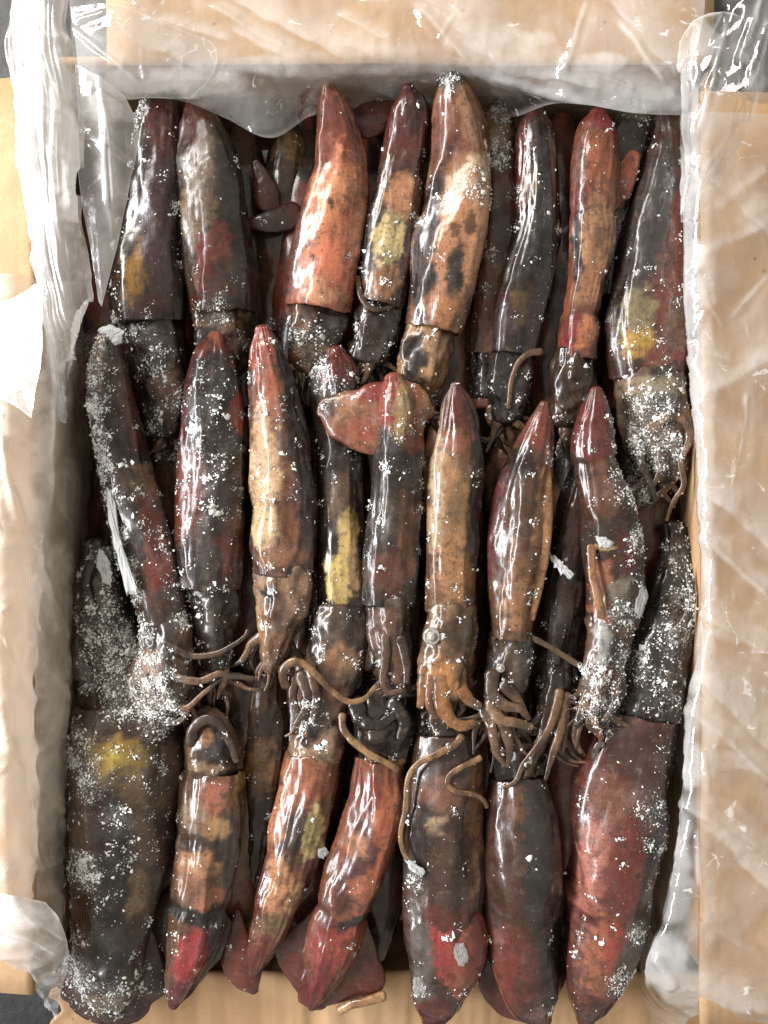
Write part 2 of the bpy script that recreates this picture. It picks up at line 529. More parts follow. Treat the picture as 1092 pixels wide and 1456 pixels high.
def sweep(name, pts, parent, origin, sides=64, rings=110, flat=0.8, lump=2.2, square=2.3, mouth=False, creases=(), base=(70, 45, 38), second=(60, 40, 36),
          patches=(), frost=0.12, seed=0, fine=0.7, ridge=0.0, label=None, tipcap=0.8, endcap=0.6, lscale=42.0, dents=0, mat=None, cloud=True, roll=0.0):
    P = np.array([list(W(p[0], p[1], p[3])) + [p[2] * (H - p[3]) / H] for p in pts])
    C = catmull(P, rings)
    cen, hw = C[:, :3], np.maximum(C[:, 3], 0.6)
    # rounded ends
    T = np.gradient(cen, axis=0)
    T /= np.linalg.norm(T, axis=1)[:, None] + 1e-9
    pre_c, pre_h = [], []
    for k in (0.999, 0.96, 0.88, 0.75, 0.55, 0.3):
        pre_c.append(cen[0] - T[0] * hw[0] * tipcap * k); pre_h.append(hw[0] * math.sqrt(1 - k * k))
    post_c, post_h = [], []
    if mouth:
        r = hw[-1]
        for dz, f in ((1.5, 1.0), (3.4, 0.985), (4.6, 0.955), (4.6, 0.92), (2.0, 0.89), (-8, 0.72), (-8, 0.01)):
            post_c.append(cen[-1] + T[-1] * dz); post_h.append(r * f)
    else:
        for k in (0.3, 0.55, 0.75, 0.88, 0.96, 0.999):
            post_c.append(cen[-1] + T[-1] * hw[-1] * endcap * k); post_h.append(hw[-1] * math.sqrt(1 - k * k))
    n0, n1 = len(pre_c), len(post_c)
    cen = np.concatenate([pre_c, cen, post_c]); hw = np.concatenate([pre_h, hw, post_h])
    T = np.concatenate([np.tile(T[0], (n0, 1)), T, np.tile(T[-1], (n1, 1))])
    side = np.cross(T, np.array([0, 0, 1.0])); side /= np.linalg.norm(side, axis=1)[:, None] + 1e-9
    up = np.cross(side, T)
    if roll:
        cr, sr = math.cos(roll), math.sin(roll)
        side, up = side * cr + up * sr, up * cr - side * sr
    R = len(cen)
    th = np.linspace(0, 2 * math.pi, sides, endpoint=False)
    e = 2.0 / square
    cs = np.sign(np.cos(th)) * np.abs(np.cos(th)) ** e
    sn = np.sign(np.sin(th)) * np.abs(np.sin(th)) ** e
    # creases: rings drawn in at a picture row
    if creases:
        for (cy, depth, wid) in creases:
            j = int(np.argmin(np.abs(CY - cen[:, 1] * H / (H - cen[:, 2]) - cy)))
            dist = np.linalg.norm(cen - cen[j], axis=1)
            hw = hw - depth * np.exp(-(dist / wid) ** 2) * np.minimum(1, hw / 8)
    if dents:
        rd = random.Random(seed + 5)
        Ls = np.cumsum(np.concatenate([[0], np.linalg.norm(np.diff(cen, axis=0), axis=1)]))
        X = cs[None, :] * np.ones((R, 1)); Y = sn[None, :] * np.ones((R, 1))
        for _ in range(dents):
            a_ = rd.uniform(-0.5, math.pi + 0.5); tc = rd.uniform(0.08, 0.95) * Ls[-1]; Lw = rd.uniform(36, 130); dp = rd.uniform(0.07, 0.24)
            skew = rd.uniform(-0.006, 0.006)
            ang = a_ + (Ls - tc) * skew
            cx_, sy_ = np.cos(ang)[:, None], np.sin(ang)[:, None]
            limv = 1 - dp * np.exp(-((Ls - tc) / Lw) ** 2)[:, None]
            pr = X * cx_ + Y * sy_
            ov = pr - limv
            ov = 0.5 * (ov + np.sqrt(ov * ov + 0.0016)) - 0.5 * (np.sqrt((pr - limv - 0.3) ** 2 + 0.0016) + (pr - limv - 0.3)) * 0.0
            ov = np.where(pr > 0.2, ov, 0)
            X = X - cx_ * ov; Y = Y - sy_ * ov
    else:
        X = cs[None, :] * np.ones((R, 1)); Y = sn[None, :] * np.ones((R, 1))
    off = side[:, None, :] * (X * hw[:, None])[:, :, None] + up[:, None, :] * (Y * (hw * flat)[:, None])[:, :, None]
    pos = cen[:, None, :] + off
    pos = pos.reshape(-1, 3)
    rad = off.reshape(-1, 3)
    rl = np.linalg.norm(rad, axis=1)
    rn = rad / (rl[:, None] + 1e-6)
    lim = np.minimum(1, np.repeat(hw, sides) / 14.0)
    q = pos + seed * 31.7
    disp = lump * fbm(q / np.array([1, 1.4, 1]) / lscale, seed, 3) + fine * fbm(q / 11.0, seed + 9, 2)
    if ridge:
        a = np.tile(th, R)
        along = np.repeat(np.cumsum(np.concatenate([[0], np.linalg.norm(np.diff(cen, axis=0), axis=1)])), sides)
        pn = np.stack([np.cos(a) * 2.6, np.sin(a) * 2.6, along / 130.0], 1)
        g = fbm(pn, seed + 21, 3)
        disp = disp + ridge * (0.5 - np.minimum(1, np.abs(g) / 0.22)) 
    pos = pos + rn * (disp * lim)[:, None]
    idx = np.arange(R * sides).reshape(R, sides)
    a = idx[:-1]; b = idx[1:]
    faces = np.stack([b, np.roll(b, -1, 1), np.roll(a, -1, 1), a], -1).reshape(-1, 4)
    if mouth:
        Lg = np.cumsum(np.concatenate([[0], np.linalg.norm(np.diff(cen, axis=0), axis=1)]))
        wgt = smooth(Lg[R - 7] - 34, Lg[R - 7], Lg)
        wav = 5.0 * fbm(np.stack([np.cos(th) * 1.6, np.sin(th) * 1.6, np.full(sides, seed * .9)], 1), seed + 60, 3)
        pos = pos + (wgt[:, None, None] * wav[None, :, None] * T[:, None, :]).reshape(-1, 3)
    k = (H - pos[:, 2].mean()) / H
    px, py = CX + pos[:, 0] / k, CY - pos[:, 1] / k
    col = paint(px, py, base, second, patches, seed, pos)
    # frost: blobs plus what settles on the flanks
    fr = np.zeros(len(px))
    lo, hi = (px.min() - 60, py.min() - 60), (px.max() + 60, py.max() + 60)
    sel = FROST_A[(FROST_A[:, 0] > lo[0]) & (FROST_A[:, 0] < hi[0]) & (FROST_A[:, 1] > lo[1]) & (FROST_A[:, 1] < hi[1])]
    for (fx, fy, frr, am) in sel:
        d = np.hypot(px - fx, (py - fy) * 0.85) / frr
        fr = np.maximum(fr, am * smooth(1.25, 0.35, d))
    upn = rn[:, 2]
    fr = fr * smooth(-0.3, 0.25, upn)
    fr = np.clip(fr + frost * (0.6 + 0.9 * fbm(pos / 30.0, seed + 40, 2)) * smooth(0, 0.4, upn), 0, 1)
    o = make_mesh(name, pos, faces, mat or M_SQ, parent, origin, col, fr)
    if label: o['label'] = label
    if cloud:
        me = o.data
        nr = np.zeros(len(pos) * 3, dtype=np.float32)
        me.vertex_normals.foreach_get('vector', nr)
        nr = nr.reshape(-1, 3)
        area = np.repeat(hw, sides) * 2 * math.pi / sides * (np.linalg.norm(np.gradient(cen, axis=0), axis=1)).repeat(sides)
        CLOUD.append((pos, nr, fr, area * 1.0, np.full(len(pos), min(1.6, frost / 0.18) ** 1.3)))
    return o


# palette (sRGB)
K = (46, 33, 30); BK = (46, 45, 47); GK = (66, 62, 61); MR = (84, 34, 32); RD = (138, 58, 46); CR = (140, 38, 46); OR = (196, 118, 80)
TN = (178, 132, 92); BR = (112, 76, 52); DB = (62, 43, 34); CM = (206, 176, 138); YL = (196, 166, 70); PY = (200, 182, 132); OL = (118, 100, 58)
GB = (112, 96, 82); GY = (92, 88, 86); PU = (70, 44, 50); PK = (186, 112, 100); RB = (100, 50, 38); OB = (150, 90, 60)
ARM1, ARM2 = (138, 104, 74), (76, 54, 42)
GROUP = 'frozen squid packed in the box'
seed_no = [100]


def squid(label, mantle, base, second, patches=(), head=None, head_col=(DB, K), head_patches=(), arms=(), bundle=None, fins=(), eye=None, frost=0.12,
          flat=0.82, lump=3.4, ridge=1.3, creases=(), square=2.3, roll=0.0, mouth=True, name='squid', arm_col=None, light=False):
    seed_no[0] += 7
    sd = seed_no[0]
    mid = mantle[len(mantle) // 2]
    org = W(mid[0], mid[1], mid[3] - mid[2] * flat)
    t = empty(name, org, label, 'squid', GROUP)
    mantle = [(p[0], p[1], p[2] * (1.13 if i else 1), p[3]) for i, p in enumerate(mantle)]
    sweep('mantle', mantle, t, org, sides=84, rings=130, dents=10, flat=flat, lump=lump, square=square, mouth=mouth, creases=creases, base=base, second=second,
          patches=patches, frost=frost, seed=sd, ridge=ridge, roll=roll)
    for i, f in enumerate(fins):
        fo_ = dict(flat=0.16, lump=2.0, square=2.0, fine=0.8, ridge=0.5)
        fo_.update(f.get('kw', {}))
        sweep('fin', f['pts'], t, org, sides=36, rings=44, base=f.get('base', MR), second=f.get('second', RD), patches=f.get('patches', ()), frost=f.get('frost', frost), seed=sd + 1 + i,
              label=f.get('label'), **fo_)
    hd = None
    if head:
        head = [(p[0], p[1], p[2] * 1.14, p[3] + 4) for p in head]
        hd = sweep('head', head, t, org, sides=56, rings=60, flat=0.74, lump=7.0, fine=2.2, lscale=30, dents=5, base=head_col[0], second=head_col[1], patches=head_patches, frost=frost + 0.08,
                   seed=sd + 3, ridge=2.2, tipcap=0.25)
    if eye:
        ex, ey, ez, er = eye
        co, fc = [], []
        c = W(ex, ey, ez)
        prof = [(1.25, -0.3), (1.2, 0.15), (1.0, 0.32), (0.86, 0.22), (0.72, 0.16), (0.62, 0.42), (0.4, 0.62), (0.15, 0.7), (0.001, 0.71)]
        ns = 24
        for r, h in prof:
            for j in range(ns):
                a = 2 * math.pi * j / ns
                co.append(c + er * np.array([r * math.cos(a), r * math.sin(a), h]))
        for i in range(len(prof) - 1):
            for j in range(ns):
                fc.append([i * ns + j, i * ns + (j + 1) % ns, (i + 1) * ns + (j + 1) % ns, (i + 1) * ns + j])
        make_mesh('eye', np.array(co), np.array(fc), M_EYE, hd, org)
    ac = arm_col or (ARM1, ARM2)

    def one_arm(pl, h0, h1, k, cols, lift=0):
        pl = [(p[0], p[1], p[2] + lift) for p in pl]
        n = len(pl)
        pts = [(p[0], p[1], h0 * 1.0 + (h1 * 0.8 - h0 * 1.0) * (i / (n - 1)) ** 0.85, p[2]) for i, p in enumerate(pl)]
        cols = [tuple(np.array(q) * 0.9) for q in cols]
        sweep('arm', pts, t, org, sides=14, rings=64, flat=0.5, lump=3.0, fine=1.6, lscale=13, base=cols[0], second=cols[1], frost=frost * 0.8, seed=sd + 50 + k, square=2.0, mouth=False, ridge=0.5)

    k = 0
    for a in arms:
        one_arm(a[0], a[1], a[2], k, a[3] if len(a) > 3 else ac, 6)
        k += 1
    if bundle:
        bx, by, bz, wid, ang, length, n, h0 = bundle
        n, h0 = n + 3, h0 * 1.2
        r = random.Random(sd)
        for i in range(n):
            f = (i + 0.5) / n * 2 - 1
            d = math.radians(ang + f * 17 + r.uniform(-8, 8))
            x, y = bx + f * wid * 0.8, by + r.uniform(-4, 4)
            z = bz + (1 - f * f) * 8 + r.uniform(-6, 4)
            pl = [(x, y, z)]
            bend = r.uniform(-0.5, 0.5)
            L = length * r.uniform(0.7, 1.12)
            for j in range(6):
                d += bend * 0.4 + r.uniform(-0.5, 0.5)
                x += math.cos(d) * L / 6; y += math.sin(d) * L / 6
                z += r.uniform(-5, 3)
                pl.append((x, y, z))
            one_arm(pl, h0 * r.uniform(0.8, 1.15), 2.0, k, ac)
            k += 1
    return t


# ------------------------------------------------------------------ top row, tips towards the top of the box
squid('dark purple squid beside the white gathered plastic, with a mustard stain',
      [(230, 132, 20, -40), (228, 160, 29, -38), (223, 230, 36, -36), (214, 330, 45, -36), (210, 410, 50, -38), (213, 456, 46, -42)], (52, 42, 40), (46, 34, 36),
      [(235, 190, 26, 45, 0, (92, 36, 34)), (234, 330, 22, 120, 2, (78, 54, 62), .5), (185, 330, 16, 120, 6, K, .4), (201, 398, 15, 40, 4, (150, 110, 40), .4), (228, 440, 24, 22, 0, RB, .5, .6)],
      head=[(215, 450, 40, -50), (225, 500, 42, -52), (236, 560, 36, -58), (240, 610, 26, -64)], head_col=(K, DB), head_patches=[(250, 560, 20, 40, 0, BR)],
      bundle=(238, 600, -66, 24, 90, 60, 5, 9), frost=.18)
squid('grey brown squid with a brick red patch, beside the dark purple squid',
      [(275, 146, 12, -36), (284, 172, 27, -36), (293, 225, 42, -36), (303, 320, 46, -36), (313, 400, 46, -38), (315, 441, 44, -42)], (84, 68, 58), (60, 46, 42),
      [(278, 175, 26, 40, 0, (88, 38, 34), .4), (290, 282, 28, 74, 8, (124, 106, 90), .25), (338, 280, 20, 130, -4, BK, .5), (311, 376, 30, 46, 6, (134, 62, 50), .25), (330, 410, 22, 30, 0, GK, .4, .7), (300, 428, 40, 8, 0, RB, .5)],
      head=[(316, 440, 40, -50), (318, 480, 40, -54), (318, 520, 34, -64)], head_col=(BR, K), head_patches=[(310, 465, 30, 12, 0, (128, 104, 78))], bundle=(318, 512, -60, 28, 92, 70, 8, 10), frost=.16)
squid('bright orange squid with a red brown pointed tip, smoothest and palest of the top row',
      [(467, 124, 10, 6), (471, 143, 19, 0), (480, 190, 30, -12), (482, 240, 38, -22), (472, 300, 45, -24), (460, 370, 46, -26), (452, 436, 43, -30)], (150, 84, 60), (120, 62, 48),
      [(482, 200, 24, 40, 0, (128, 62, 46), .5), (470, 330, 44, 100, 10, (200, 122, 82), .2), (470, 390, 36, 44, 8, (206, 110, 80), .5, .7), (478, 285, 24, 30, 0, (204, 140, 96), .5, .7), (455, 425, 34, 16, 0, (196, 140, 106), .4), (475, 300, 5, 6, 0, BR), (447, 373, 5, 6, 0, (120, 60, 44)), (492, 290, 7, 5, 0, BR, .4, .7), (424, 340, 10, 110, 8, PU, .5, .8)],
      head=[(450, 432, 38, -42), (448, 470, 36, -46), (436, 515, 26, -56)], head_col=(BR, K), head_patches=[(440, 490, 18, 26, -10, (130, 98, 66)), (470, 470, 20, 24, 0, K, .4)], bundle=(438, 505, -52, 24, 100, 70, 7, 10), frost=.08, lump=2.2, ridge=.8, creases=[(238, 1.2, 9)],
      fins=[dict(pts=[(500, 175, 16, -38), (520, 172, 26, -40), (545, 160, 22, -42), (560, 150, 10, -44)], base=(110, 46, 38), second=(134, 62, 48), kw=dict(flat=.3))])
squid('slender squid with a pale yellow patch and dark red upper half beside the orange squid',
      [(580, 126, 10, 2), (583, 152, 24, -6), (581, 192, 30, -18), (574, 250, 33, -27), (560, 320, 36, -30), (548, 380, 35, -32), (540, 428, 31, -36)], (92, 58, 44), (64, 44, 38),
      [(580, 180, 34, 62, 8, (100, 40, 36), .3), (590, 160, 14, 40, 6, K, .6, .6), (573, 282, 24, 30, 8, (168, 116, 80), .35), (553, 350, 22, 42, 10, (188, 172, 120), .18), (546, 406, 24, 22, 0, (150, 110, 78), .3), (541, 372, 5, 6, 0, OL), (524, 330, 9, 70, 10, K, .5)],
      head=[(540, 424, 30, -44), (532, 460, 34, -46), (520, 500, 30, -54)], head_col=(K, DB), head_patches=[(520, 450, 14, 20, 0, PU)], bundle=(522, 494, -50, 26, 92, 60, 7, 10),
      arms=[([(508, 395, -22), (515, 425, -20), (532, 440, -18), (556, 436, -22), (566, 428, -30)], 5, 3, (BR, DB))], frost=.2)
squid('largest tan squid of the top row with snowy tip and frost blotch on its shoulder',
      [(643, 116, 20, 8), (648, 142, 29, 2), (655, 190, 36, -8), (657, 240, 44, -18), (652, 290, 50, -20), (640, 350, 51, -22), (628, 420, 43, -26), (618, 465, 38, -30)], (142, 98, 70), (112, 72, 52),
      [(650, 190, 40, 46, 0, (124, 72, 56), .35), (664, 180, 18, 40, -6, (160, 122, 92), .5, .8), (632, 128, 20, 24, 0, (64, 62, 58), .4), (668, 272, 30, 34, 30, (206, 186, 164), .3), (650, 350, 34, 90, 14, (178, 124, 84), .4), (672, 350, 18, 60, 14, (192, 140, 104), .4), (645, 395, 11, 40, 10, (52, 44, 44), .4), (604, 340, 14, 110, 14, (62, 44, 48), .4), (600, 420, 14, 50, 12, K, .5), (625, 440, 22, 20, 0, (170, 116, 76), .4), (665, 330, 8, 14, 20, BR), (645, 340, 6, 12, 10, BR)],
      head=[(617, 462, 34, -36), (608, 500, 38, -36), (602, 535, 34, -40), (596, 560, 24, -46)], head_col=((160, 124, 88), (112, 82, 58)), head_patches=[(585, 515, 14, 34, 10, K, .4), (600, 520, 10, 16, 0, K, .5), (615, 540, 14, 16, 0, (176, 136, 92))], bundle=(600, 552, -46, 24, 96, 80, 7, 10), frost=.12)
squid('blue black squid with red edges, tan arm hooked across the end of its body',
      [(759, 160, 16, -32), (762, 187, 25, -32), (765, 260, 30, -32), (762, 330, 34, -33), (748, 400, 36, -34), (735, 460, 34, -36), (730, 498, 31, -40)], (52, 36, 38), (44, 38, 40),
      [(758, 175, 22, 26, 0, (90, 42, 36), .4), (764, 215, 16, 40, 0, (60, 54, 54), .5), (768, 330, 24, 110, 6, (36, 42, 46), .35), (738, 250, 10, 60, 0, (112, 44, 38), .5), (788, 250, 8, 60, 0, (96, 46, 36), .5), (735, 440, 16, 26, 10, (104, 82, 44), .5), (715, 460, 12, 40, 10, PU, .4), (755, 270, 9, 24, 0, OL, .6, .6)],
      head=[(729, 496, 28, -48), (724, 540, 30, -50), (720, 590, 26, -58)], head_col=(BK, K), bundle=(720, 582, -52, 24, 92, 80, 8, 9), arms=[([(768, 500, -30), (752, 503, -26), (737, 516, -24), (727, 545, -26), (723, 580, -34)], 6, 4, ((136, 98, 62), (92, 64, 42)))], frost=.18)
squid('squid with a crimson tip and upright orange fin, tan body pinched near its end',
      [(852, 164, 14, -26), (850, 184, 26, -26), (846, 240, 33, -27), (840, 300, 33, -28), (840, 350, 31, -30), (834, 400, 26, -32), (826, 440, 24, -34), (822, 472, 27, -36), (820, 506, 25, -38)], (132, 74, 52), (98, 52, 42),
      [(854, 178, 26, 22, 0, (146, 34, 46), .4), (846, 245, 24, 50, 4, (164, 92, 62), .45), (816, 295, 12, 30, 10, (120, 40, 46), .5), (842, 345, 30, 50, 6, (166, 122, 86), .25), (845, 345, 14, 20, 0, (130, 92, 68), .5), (832, 410, 20, 34, 4, (156, 108, 76), .4), (812, 480, 12, 26, 0, (140, 44, 44), .4), (830, 478, 14, 24, 0, (182, 112, 72), .4), (818, 350, 6, 60, 4, K, .6)],
      creases=[(446, 3.0, 7), (305, 2.5, 6)], head=[(820, 500, 24, -46), (815, 545, 28, -48), (810, 595, 26, -56)], head_col=(DB, (84, 64, 46)), bundle=(810, 585, -50, 24, 90, 80, 8, 9),
      fins=[dict(pts=[(872, 290, 10, -40), (884, 268, 15, -34), (893, 240, 15, -28), (902, 220, 10, -26)], base=(176, 86, 56), second=(150, 66, 46), kw=dict(flat=.35))], frost=.16)
squid('broad squid half grey half red, with a mustard yellow stain just above its head',
      [(948, 164, 17, -36), (952, 212, 25, -36), (938, 290, 38, -36), (926, 370, 49, -36), (918, 440, 56, -37), (920, 500, 54, -38), (922, 530, 50, -42)], (84, 54, 48), (70, 52, 48),
      [(958, 290, 20, 110, 6, (120, 60, 46), .5), (918, 330, 24, 110, 16, (66, 66, 68), .35), (945, 430, 34, 60, 0, (122, 64, 56), .4), (895, 455, 28, 34, 0, (126, 116, 88), .4), (900, 494, 25, 21, -20, (170, 138, 50), .3), (940, 505, 34, 24, 0, (134, 74, 66), .4), (955, 470, 20, 30, 0, (120, 92, 74), .4), (876, 420, 10, 60, 8, K, .5)],
      head=[(922, 528, 48, -52), (928, 570, 52, -50), (936, 620, 46, -54), (946, 665, 34, -58)], head_col=((110, 92, 74), (50, 44, 40)), head_patches=[(915, 556, 34, 16, 0, (146, 130, 108)), (935, 590, 22, 22, 0, K, .4), (970, 600, 18, 24, 0, (150, 120, 88))],
      arms=[([(925, 610, -18), (950, 592, -10), (975, 600, -12), (980, 625, -16), (968, 655, -18), (972, 690, -20), (958, 712, -26), (948, 740, -36)], 9, 3, ((150, 118, 84), (104, 80, 58))),
            ([(905, 620, -20), (912, 660, -18), (926, 690, -22), (932, 712, -28)], 8, 4, ((110, 96, 78), (60, 50, 44))), ([(940, 640, -20), (938, 670, -18), (926, 695, -22)], 7, 4)],
      bundle=(935, 660, -50, 34, 95, 70, 6, 10), frost=.24, flat=.7)

# ------------------------------------------------------------------ sunken squid seen in the gaps
squid('sunken brown squid with ragged red fins, low in the gap beside the orange squid',
      [(408, 172, 16, -100), (414, 205, 30, -98), (412, 260, 36, -98), (398, 340, 36, -98), (386, 420, 34, -98), (382, 470, 30, -98)], (86, 62, 46), (58, 40, 34),
      [(418, 222, 26, 28, 0, (134, 104, 70), .4), (385, 415, 24, 44, 0, (100, 66, 50), .4)],
      fins=[dict(pts=[(364, 232, 6, -54), (372, 255, 14, -54), (380, 282, 20, -56), (390, 300, 12, -60)], base=(118, 52, 40), second=(96, 44, 36), kw=dict(flat=.3)),
            dict(pts=[(352, 318, 7, -50), (375, 316, 14, -50), (400, 312, 19, -54), (420, 305, 20, -58)], base=(110, 46, 36), second=(66, 50, 44), kw=dict(flat=.35)),
            dict(pts=[(362, 350, 4, -72), (385, 348, 8, -70), (415, 338, 9, -74)], base=(118, 74, 48), second=(88, 52, 38))], frost=.1)
squid('sunken frosty brown squid wedged between the tan and blue black squid',
      [(704, 158, 16, -66), (706, 195, 27, -64), (714, 265, 32, -66), (706, 350, 32, -68), (697, 430, 28, -66), (692, 500, 26, -68)], (96, 60, 46), (72, 46, 38),
      [(702, 188, 20, 34, 0, (150, 124, 100), .5), (718, 270, 24, 44, 0, (108, 44, 38), .5), (698, 430, 22, 70, 0, (132, 84, 58), .5)], head=[(692, 498, 24, -74), (690, 560, 22, -80)], frost=.3)
squid('sunken squid with only a rough grey tip showing behind the crimson tipped one',
      [(905, 160, 24, -70), (898, 190, 30, -74), (880, 260, 34, -84), (868, 340, 32, -92), (856, 420, 30, -100)], (74, 66, 56), (50, 42, 38), [(905, 170, 22, 20, 0, (108, 100, 84))], frost=.3)

# ------------------------------------------------------------------ middle row
squid('snow crusted squid lying aslant by the side lining, one flank white with ice',
      [(150, 482, 14, 6), (152, 512, 23, 4), (156, 560, 29, 0), (167, 630, 35, -6), (186, 710, 37, -10), (206, 780, 38, -14), (223, 840, 34, -16), (232, 880, 30, -20)], (74, 54, 46), (50, 42, 40),
      [(146, 520, 14, 40, 0, (122, 88, 80), .5), (150, 640, 20, 60, -12, K, .4), (172, 720, 14, 60, -14, K, .4), (196, 650, 12, 40, -16, BK, .4), (210, 700, 16, 40, -16, (126, 104, 84), .4), (225, 760, 14, 50, -14, (128, 58, 40), .4), (230, 820, 18, 36, 0, (116, 46, 36), .4), (188, 580, 8, 60, -10, RB, .5)],
      head=[(233, 874, 30, -24), (232, 920, 36, -22), (226, 965, 42, -20), (220, 1000, 36, -26)], head_col=((120, 94, 76), (52, 44, 40)), head_patches=[(215, 945, 20, 24, 20, (150, 112, 88)), (240, 985, 22, 18, 0, (120, 96, 78))],
      arms=[([(235, 915, 2), (270, 932, 6), (305, 930, 8), (330, 918, 8), (348, 905, 4), (352, 896, 0)], 6, 3, ((112, 82, 60), (74, 54, 42))), ([(222, 935, 4), (250, 962, 8), (285, 968, 10), (312, 958, 8), (328, 962, 6), (360, 964, 4)], 7.5, 4, ((134, 100, 72), (92, 66, 48))),
            ([(210, 960, 6), (235, 1000, 8), (262, 1008, 6), (290, 985, 6), (318, 962, 4)], 8, 3), ([(195, 975, 0), (215, 1012, 2), (248, 1028, 0), (268, 1014, -4)], 9, 4)],
      bundle=(222, 975, -14, 40, 70, 62, 10, 7), frost=.38, lump=3.2)
squid('glossy black squid with a grey stripe down its middle and crimson tip, sprinkled with ice',
      [(306, 479, 12, -2), (304, 502, 27, -6), (303, 550, 38, -10), (303, 620, 45, -14), (302, 700, 48, -18), (298, 780, 46, -22), (297, 832, 43, -26)], (56, 34, 32), (42, 32, 32),
      [(300, 490, 30, 22, 0, (128, 44, 36), .5), (312, 484, 10, 9, 0, (168, 90, 44), .5), (266, 560, 12, 70, 4, (96, 32, 36), .5), (308, 600, 30, 90, 0, (38, 35, 35), .4), (342, 590, 12, 34, -6, (160, 54, 40), .4), (272, 700, 24, 70, 2, (116, 54, 40), .45), (330, 780, 18, 50, 0, (110, 50, 38), .5), (312, 730, 12, 130, 8, (82, 80, 80), .6, .8), (285, 610, 12, 30, 8, K, .5)],
      head=[(298, 828, 40, -38), (300, 880, 34, -42), (304, 940, 26, -50)], head_col=((56, 42, 38), K), head_patches=[(308, 870, 9, 50, 0, (84, 80, 78))], bundle=(304, 925, -46, 30, 92, 90, 9, 9), frost=.26)
squid('squid with a cream streaked flank and red tip, head tapering to a brown cone',
      [(373, 472, 13, 2), (376, 496, 23, 0), (387, 560, 34, -6), (396, 630, 39, -10), (402, 700, 44, -14), (402, 770, 43, -16), (402, 811, 38, -20)], (112, 74, 58), (76, 52, 46),
      [(372, 500, 24, 36, -8, (148, 58, 44), .4), (385, 560, 22, 40, -14, (160, 88, 60), .5, .8), (420, 560, 16, 80, -14, (50, 42, 46), .4), (434, 680, 16, 110, -4, (62, 46, 50), .4), (380, 660, 22, 70, -4, (196, 164, 130), .4), (378, 735, 22, 44, 0, (208, 180, 140), .4), (415, 750, 12, 70, 0, (132, 84, 60), .5), (400, 790, 34, 16, 0, (140, 98, 72), .4)],
      head=[(402, 808, 37, -26), (402, 850, 37, -22), (393, 897, 27, -20), (386, 935, 17, -22), (383, 952, 10, -24)], head_col=((142, 112, 88), (98, 72, 56)), head_patches=[(386, 846, 11, 11, 0, (48, 46, 48)), (372, 890, 8, 30, 0, (170, 130, 96)), (400, 915, 14, 20, 0, (124, 86, 66))], bundle=(396, 880, -40, 22, 104, 110, 7, 9), frost=.22, ridge=2.2)
squid('dark squid with a pale yellow square patch just above its head',
      [(477, 504, 17, -34), (478, 524, 30, -34), (477, 572, 32, -34), (482, 640, 30, -34), (484, 720, 31, -34), (484, 800, 33, -34), (484, 860, 33, -36)], (60, 46, 40), (48, 38, 36),
      [(478, 520, 30, 30, 0, (120, 36, 40), .4), (462, 520, 10, 14, 0, (70, 40, 50), .5), (494, 760, 14, 42, 6, (182, 158, 96), .25), (480, 822, 21, 32, 0, (196, 174, 104), .18), (505, 812, 10, 30, 0, (150, 120, 80), .4), (486, 700, 20, 40, 0, (104, 82, 58), .5), (480, 640, 20, 40, 0, K, .5)],
      head=[(483, 866, 36, -34), (481, 905, 40, -28), (472, 955, 36, -22), (456, 1005, 29, -24), (446, 1035, 22, -32)], head_col=((96, 74, 60), (46, 40, 38)), head_patches=[(488, 935, 24, 26, 10, (150, 108, 80)), (450, 905, 12, 26, 0, K, .4), (468, 985, 20, 20, 0, BR)],
      arms=[([(406, 975, 4), (402, 955, 10), (414, 942, 14), (432, 944, 16), (452, 962, 16), (475, 985, 16), (498, 998, 16), (520, 992, 14), (534, 976, 8)], 7, 4.5, ((160, 122, 78), (108, 78, 52))),
            ([(428, 960, 2), (436, 985, 6), (432, 1010, 4), (420, 1030, 0)], 11, 5, ((142, 112, 88), (92, 70, 54))), ([(440, 950, 4), (450, 985, 6), (446, 1015, 2), (436, 1045, -6)], 10, 5), ([(420, 965, 0), (416, 990, 2), (424, 1012, 0)], 9, 5, ((150, 118, 90), (96, 70, 52)))],
      bundle=(446, 1000, -20, 26, 98, 60, 7, 8),
      frost=.22)
